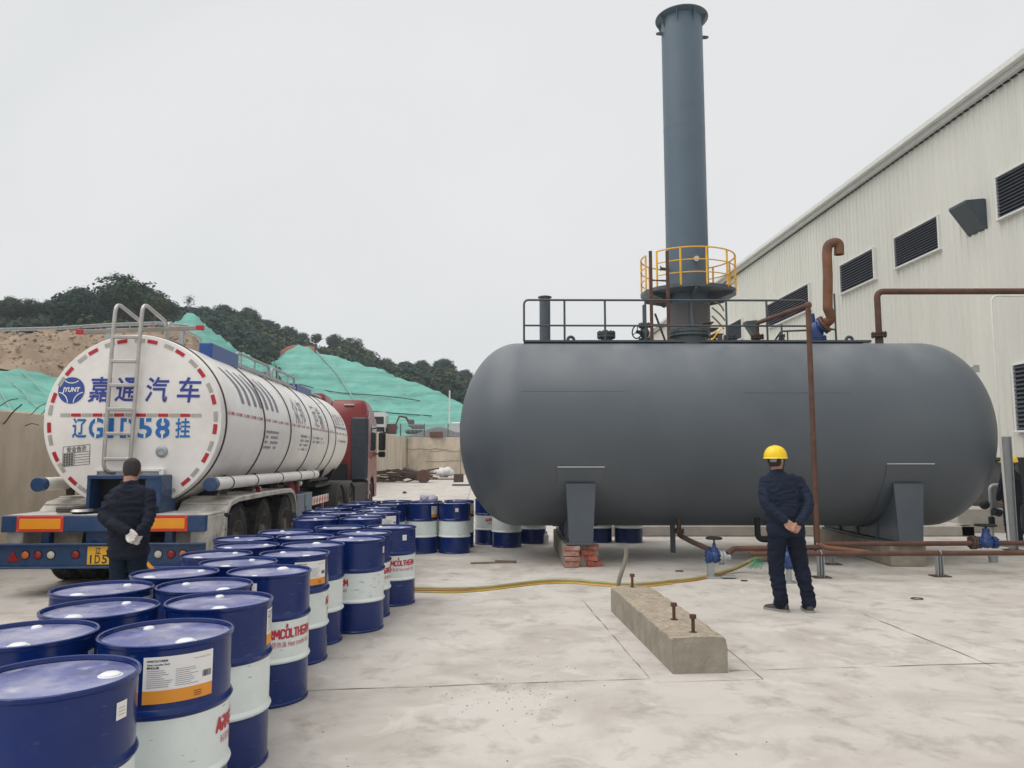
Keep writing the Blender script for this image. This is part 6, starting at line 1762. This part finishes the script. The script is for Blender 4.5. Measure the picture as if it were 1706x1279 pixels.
b = MB(); b.box((.2, 0, .6), (2.2, 1.6, .5), .2); b.build("track", BLACK, dg_)
b = MB(); b.tube([(-.4, 0, 1.5), (-.9, 0, 2.35), (-1.7, 0, 2.5)], [.14, .14, .10], 8); b.tube([(-1.7, 0, 2.5), (-2.2, 0, 1.3)], [.10, .08], 8); b.box((-2.1, 0, 1.1), (.4, .5, .4), .08); b.build("boom", RUST, dg_)
b = MB(); rows = []
for i in range(13):
    x_ = (i - 6) * .72; rows.append([(x_, y_, max(0, 1.3 * math.exp(-(x_ / 2.6) ** 2) * math.cos(y_ * .7) + .2 * mnoise.noise(Vector((x_, y_, 3))) - .1) if abs(y_) < 2 else 0) for y_ in (-2.2, -1.6, -1, -.4, .2, .8, 1.4, 2.2)])
b.grid(rows); hp_ = b.build("spoil_heap", mat("dark_spoil", (.10, .10, .10), .95, var=.3)); hp_.location = (q.x + 2.4, 87.6, 4.2); tag(hp_, "low dark grey spoil heap on the far terrace before the excavator", "heap")
q = at(757, 704, 90)
ct = thing("site_cabin", "tiny pale machine with an upright mast on the far terrace", "machine", (q.x, 90, 4.3))
b = MB(); b.box((.9, 0, 1.1), (2.4, 1.4, 1.3), .1); b.build("body", WCAB, ct)
b = MB(); b.box((1.2, -.72, 1.4), (1.0, .05, .6)); b.build("window", BLACK, ct)
b = MB(); b.cyl((-.6, 0, 0), (-.6, 0, 5.6), .09, 8); b.build("mast", PLASTERW, ct)
# ================================================================== PEOPLE
def rings(mb, rows, n=20):
    """stack of horizontal ellipses (z, rx, ry, cx, cy)"""
    out = []
    for z, rx, ry, cx, cy in rows:
        out.append([(cx + rx * math.copysign(abs(math.cos(a)) ** .85, math.cos(a)), cy + ry * math.copysign(abs(math.sin(a)) ** .85, math.sin(a)), z) for a in (2 * PI * k / n for k in range(n))])
    mb.loft(out)
def limb(mb, pts, rs, n=14):
    P = smooth_path(pts, 5); m = len(pts) - 1; RR = []
    for i in range(len(P)):
        t = min(m - 1e-6, i / 5.0); k = int(t); RR.append(rs[k] + (rs[k + 1] - rs[k]) * (t - k))
    mb.tube(P, RR, n); mb.sphere(P[0], RR[0] * .98, 8); mb.sphere(P[-1], RR[-1] * .98, 8)
def hand(mb, w, d, n_, side, curl=(35, 45, 30), grow=0.0, spread=1.0):
    """palm, five bent fingers; w wrist, d towards the fingertips, n_ out of the back of the hand, side +1/-1 puts the thumb"""
    w, d, n_ = Vector(w), Vector(d).normalized(), Vector(n_)
    n_ = (n_ - d * n_.dot(d)).normalized(); l = d.cross(n_) * side
    for o_ in (-.026, -.009, .009, .026):
        mb.tube([w + l * o_ * .7, w + d * .045 + l * o_, w + d * .088 + l * o_ * 1.08], [.014 + grow, .0145 + grow, .012 + grow], 8)
        mb.sphere(w + d * .088 + l * o_ * 1.08, .0125 + grow, 6)
    mb.sphere(w, .024 + grow, 8)
    for o_, ln, r_, c_ in ((-.030, .058, .0078, 1.1), (-.010, .076, .0088, 1.0), (.0105, .082, .009, .95), (.031, .072, .0088, .85)):
        p = w + d * .09 + l * o_; a = 0.0; pts = [p]; rs_ = [r_ + .001 + grow]
        for frac, cg in zip((.44, .32, .24), curl):
            a += R(cg * c_); p = p + (d * math.cos(a) - n_ * math.sin(a)) * ln * frac + l * (.002 * spread * (1 if o_ > 0 else -1)); pts.append(p); rs_.append(r_ * (1 - .12 * len(rs_)) + grow)
        mb.tube(pts, rs_, 8)
        for q, rr in zip(pts, rs_): mb.sphere(q, rr * .99, 5)
    p = w + d * .022 + l * .024; q = p + d * .030 + l * .022 - n_ * .012; r2 = q + d * .030 + l * .004 - n_ * .014; e = r2 + d * .022 - l * .004 - n_ * .008
    mb.tube([p, q, r2, e], [.014 + grow, .012 + grow, .0102 + grow, .008 + grow], 8)
    for x_, rr in ((p, .014), (q, .012), (r2, .0102), (e, .008)): mb.sphere(x_, rr + grow, 6)

def person(label, loc, rotz, H=1.75, pose=None, jacket=NAVY, trousers=NAVYT, helmet=True, gloves=False, seed=0.0, heavy=1.0, head_yaw=-35, head_tilt=0, strap=False, leg=1.0):
    t = thing("person", label, "person", loc, rotz)
    k = H / 1.75; po = dict(hd=(0, 0), ls=(-.20, 0), rs=(.20, 0), le=(-.33, -.085, 1.155), re=(.33, -.085, 1.155), lw=(-.085, -.205, .985), rw=(.085, -.215, .965), lk=(-.12, .015, .50), rk=(.13, .02, .50), la=(-.13, 0, .075), ra=(.16, 0, .075), ltoe=12, rtoe=-12)
    if pose: po.update(pose)
    hx, hy = po['hd']
    def S(p): return (p[0] * k, p[1] * k, p[2] * k)
    sh_l, sh_r = (po['ls'][0], po['ls'][1], 1.395), (po['rs'][0], po['rs'][1], 1.395)
    # ---- body: one continuous skin surface
    b = MB()
    b.M = Matrix.Scale(k, 4)
    rings(b, [(.84, .10, .08, 0, 0), (.95, .15, .10, 0, 0), (1.08, .13, .092, 0, 0), (1.25, .155, .10, hx * .3, 0), (1.38, .165, .09, hx * .6, 0), (1.455, .10, .065, hx * .8, 0), (1.48, .05, .05, hx * .9, 0)])
    limb(b, [(hx * .85, -.012, 1.44), (hx, .0, 1.57)], [.062, .055])
    Hm = Matrix.Translation(Vector((hx, hy, 1.575)) * 1.0) @ Matrix.Rotation(R(head_yaw), 4, 'Z') @ Matrix.Rotation(R(head_tilt), 4, 'X')
    b.M = Matrix.Scale(k, 4) @ Hm
    z0 = -1.575
    rings(b, [(1.515 + z0, .022, .022, 0, .068), (1.528 + z0, .042, .045, 0, .048), (1.555 + z0, .060, .070, 0, .026), (1.585 + z0, .068, .084, 0, .014), (1.62 + z0, .0735, .093, 0, .004), (1.66 + z0, .0755, .097, 0, 0), (1.695 + z0, .071, .091, 0, -.004), (1.725 + z0, .055, .072, 0, -.006), (1.745 + z0, .026, .036, 0, -.008)], 24)
    b.loft([[(-.012, .085, .01), (.012, .085, .01), (.015, .112, .012), (-.015, .112, .012)], [(-.008, .09, .055), (.008, .09, .055), (.007, .100, .055), (-.007, .100, .055)]])
    for s in (-1, 1):
        b.sphere((s * .076, -.008, .048), .026, 8, (.32, .6, 1.15)); b.sphere((s * .03, .082, .068), .016, 6, (1.3, .6, .5))
    b.sphere((0, .088, -.018), .02, 8, (1.3, .5, .45))
    b.M = Matrix.Scale(k, 4)
    for s, sh, el, wr in ((-1, sh_l, po['le'], po['lw']), (1, sh_r, po['re'], po['rw'])):
        limb(b, [sh, el, wr], [.046, .034, .026])
        limb(b, [(sh[0] * .4, 0, 1.395), sh], [.055, .044])
    # hands: the right one rests in the left
    dl = (Vector((.07, -.02, -.055))).normalized(); dr = (Vector((-.045, -.012, -.075))).normalized()
    hb = b if not gloves else MB()
    if gloves: hb.M = Matrix.Scale(k, 4)
    gw = .003 if gloves else 0.0
    hand(hb, po['lw'], dl, (-.15, 1, .15), -1, (30, 40, 30), gw)
    hand(hb, po['rw'], dr, (.1, -1, .1), 1, (42, 55, 35), gw)
    for s, hip, kn, an in ((-1, (-.085, 0, .90), po['lk'], po['la']), (1, (.085, 0, .90), po['rk'], po['ra'])):
        limb(b, [hip, kn, an], [.082, .055, .038])
        ax = math.radians(po['ltoe'] if s < 0 else po['rtoe']); limb(b, [an, (an[0] - math.sin(ax) * .085, an[1] + math.cos(ax) * .085, .052)], [.034, .026])
    blob("body", b, .0058, SKIN, t, 4).name = "body"
    body = t.children[0]
    if gloves:
        blob("gloves", hb, .005, GLOVE, t, 2)
    # ---- eyes and hair
    b = MB(); b.M = Matrix.Scale(k, 4) @ Hm
    for s in (-1, 1): b.sphere((s * .030, .088, .062), .0085, 8, (1.2, .5, .7))
    b.build("eyes", INK, t)
    b = MB(); b.M = Matrix.Scale(k, 4) @ Hm
    rings(b, [(-.012, .056, .03, 0, -.055), (.01, .066, .05, 0, -.045), (.045, .077, .075, 0, -.028), (.085, .0795, .094, 0, -.010), (.122, .0755, .095, 0, -.006), (.15, .060, .077, 0, -.006), (.172, .030, .040, 0, -.008)], 24)
    if not helmet or True: blob("hair", b, .006, HAIR, t, 3, .0012, 60)
    # ---- jacket
    b = MB(); b.M = Matrix.Scale(k, 4); w = heavy
    rings(b, [(.815, .190 * w, .138 * w, 0, 0), (.84, .200 * w, .142 * w, 0, -.003), (.95, .198 * w, .140 * w, hx * .1, -.006), (1.06, .200 * w, .138 * w, hx * .2, -.008), (1.20, .208 * w, .140 * w, hx * .4, -.010), (1.33, .205 * w, .136 * w, hx * .6, -.014), (1.40, .185 * w, .115 * w, hx * .75, -.014), (1.455, .135 * w, .092, hx * .85, -.010), (1.495, .082, .074, hx * .95, -.004), (1.53, .072, .070, hx, .0)], 28)
    for sh, el, wr in ((sh_l, po['le'], po['lw']), (sh_r, po['re'], po['rw'])):
        v_ = (Vector(wr) - Vector(el)).normalized(); cuff = Vector(wr) - v_ * .012
        limb(b, [sh, el, cuff], [.064 * w, .058 * w, .046])
        limb(b, [(sh[0] * .5, -.012, 1.405), sh], [.080, .064 * w])
    jk = blob("jacket", b, .009, jacket, t, 5, .0125, 12.0, seed)
    # ---- trousers
    b = MB(); b.M = Matrix.Scale(k, 4)
    rings(b, [(.80, .155 * leg, .112, 0, -.004), (.88, .180 * leg, .126, 0, -.006), (.96, .176 * leg, .120, 0, -.003), (1.02, .160, .108, 0, 0)], 24)
    for s, hip, kn, an in ((-1, (-.085, -.004, .86), po['lk'], po['la']), (1, (.085, -.004, .86), po['rk'], po['ra'])):
        limb(b, [hip, kn, (an[0], an[1] - .012, .14), (an[0], an[1] - .004, .085)], [.108 * leg, .084 * leg, .072 * leg, .074 * leg])
    blob("trousers", b, .009, trousers, t, 5, .011, 10.0, seed + 3)
    # ---- shoes
    for an, deg in ((po['la'], po['ltoe']), (po['ra'], po['rtoe'])):
        M2 = Matrix.Scale(k, 4) @ Matrix.Translation((an[0], an[1], 0)) @ Matrix.Rotation(R(deg), 4, 'Z')
        b = MB(); b.M = M2
        def sec(y, w_, h): return [(w_ * math.cos(a), y, .022 + (h - .022) * max(0, math.sin(a)) if math.sin(a) > 0 else .020) for a in (2 * PI * q / 16 for q in range(16))]
        b.loft([sec(-.085, .022, .07), sec(-.075, .036, .10), (sec(-.03, .041, .112)), sec(.03, .042, .098), sec(.09, .048, .072), sec(.14, .047, .058), sec(.175, .036, .048), sec(.188, .018, .036)])
        sh_ = b.build("shoe", SHOE, t, smooth=60)
        b = MB(); b.M = M2
        ol = [(.032, -.088), (.045, -.06), (.046, .0), (.052, .09), (.050, .145), (.036, .185), (.012, .197), (-.012, .197), (-.036, .185), (-.050, .145), (-.052, .09), (-.046, .0), (-.045, -.06), (-.032, -.088)]
        b.prism(ol, .0, .026, 'xy'); b.build("sole", SOLE, sh_)
    if helmet:
        b = MB(); b.M = Matrix.Scale(k, 4) @ Hm
        n = 32; rows = []
        for i in range(11):
            a = PI / 2 * i / 10; rows.append([(.124 * math.cos(a) ** .8 * math.cos(2 * PI * q / n) if i < 10 else 0, (.148 * math.cos(a) ** .8 * math.sin(2 * PI * q / n) if i < 10 else 0) - .004, .085 + .132 * math.sin(a) + (.010 * math.exp(-(math.cos(2 * PI * q / n) * .124 / .02) ** 2) if 2 < i < 10 else 0)) for q in range(n)])
        low = []
        for rr, dz in ((1.0, 0), (1.06, -.012)):
            low.append([(.124 * rr * math.cos(2 * PI * q / n), (.148 * rr + (.05 * max(0, math.sin(2 * PI * q / n)) ** 2 if rr > 1 else 0)) * math.sin(2 * PI * q / n) - .004, .085 + dz) for q in range(n)])
        allr = low[::-1] + rows
        for a in allr: a.append(a[0])
        b.grid(allr); inner = [[(x * .95, y * .95, z - .004) for x, y, z in r_] for r_ in low[:1] + rows]; b.grid(inner)
        ho = b.build("helmet", HELMET, t, smooth=50)
        b = MB(); b.M = Matrix.Scale(k, 4) @ Hm
        b.loft([[((.084 + d) * math.sin(a), -(.106 + d) * math.cos(a) - .002, z) for a in (-1.5 + 3.0 * q / 16 for q in range(17))] + [((.076 + d) * math.sin(a), -(.099 + d) * math.cos(a) - .002, z) for a in (1.5 - 3.0 * q / 16 for q in range(17))] for z, d in ((.035, -.003), (.048, 0), (.066, 0), (.088, .004))])
        b.build("head_band", STRAPG, ho, smooth=50)
        if strap:
            b = MB(); b.M = Matrix.Scale(k, 4) @ Hm
            for s in (-1, 1): b.tube(smooth_path([(s * .088, .02, .08), (s * .084, .03, .02), (s * .062, .05, -.045), (s * .02, .066, -.064)], 4), .005, 6)
            b.build("chin_strap", BLACK, ho)
    return t
g1 = plane(1318, 1018)
person("worker standing in a yellow helmet and navy workwear, hands clasped behind the back", (g1.x - .025, g1.y, 0), R(-3), 1.79,
       dict(hd=(-.085, .0), ls=(-.205, 0), rs=(.155, 0), le=(-.240, -.11, 1.17), re=(.215, -.11, 1.16), lw=(-.075, -.205, .985), rw=(.075, -.225, .965), lk=(-.115, .02, .49), rk=(.150, .02, .49), la=(-.085, .0, .075), ra=(.205, -.02, .075), ltoe=48, rtoe=-4), NAVY, NAVYT, True, False, 1.0, 1.0, -32, 0, True)
g2 = at(216, 880, 7.05)
person("bare-headed worker in dark clothes and white gloves behind the tanker's blue bumper", (g2.x + .0, 7.05, 0), R(4), 1.69,
       dict(hd=(-.02, .03), ls=(-.165, 0), rs=(.165, 0), le=(-.195, -.10, 1.19), re=(.215, -.10, 1.19), lw=(.075, -.222, 1.075), rw=(.190, -.212, 1.06), la=(-.085, 0, .075), ra=(.085, 0, .075), lk=(-.085, .02, .5), rk=(.085, .02, .5)), DARKC, DARKT, False, True, 5.0, .93, 18, -14, leg=.84)
g3 = at(1683, 800, 14.7)
person("worker in yellow helmet half hidden by the grey post at the right edge", (g3.x, 14.7, 0), R(30), 1.72,
       dict(le=(-.30, .02, 1.14), re=(.30, .02, 1.14), lw=(-.27, .10, .93), rw=(.27, .10, .93)), DARKC, DARKT, True, False, 9.0, 1.05, 20, 0)

# ------------------------------------------------------------------ the thin haze over the yard and the hills
hz_m = bpy.data.materials.new("haze_air"); hz_m.use_nodes = True
hn = hz_m.node_tree.nodes; hl_ = hz_m.node_tree.links; hn.clear()
ho_ = hn.new("ShaderNodeOutputMaterial"); hv_ = hn.new("ShaderNodeVolumePrincipled")
hv_.inputs["Color"].default_value = (0.86, 0.94, 1.0, 1); hv_.inputs["Density"].default_value = 0.00055; hv_.inputs["Anisotropy"].default_value = 0.2
hl_.new(hv_.outputs[0], ho_.inputs["Volume"])
b = MB(); b.box((0, 150, 29.5), (1000, 640, 65)); hz_o = b.build("haze", hz_m, smooth=0)
tag(hz_o, "thin pale haze lying over the yard and the wooded hill", "haze", kind="stuff")
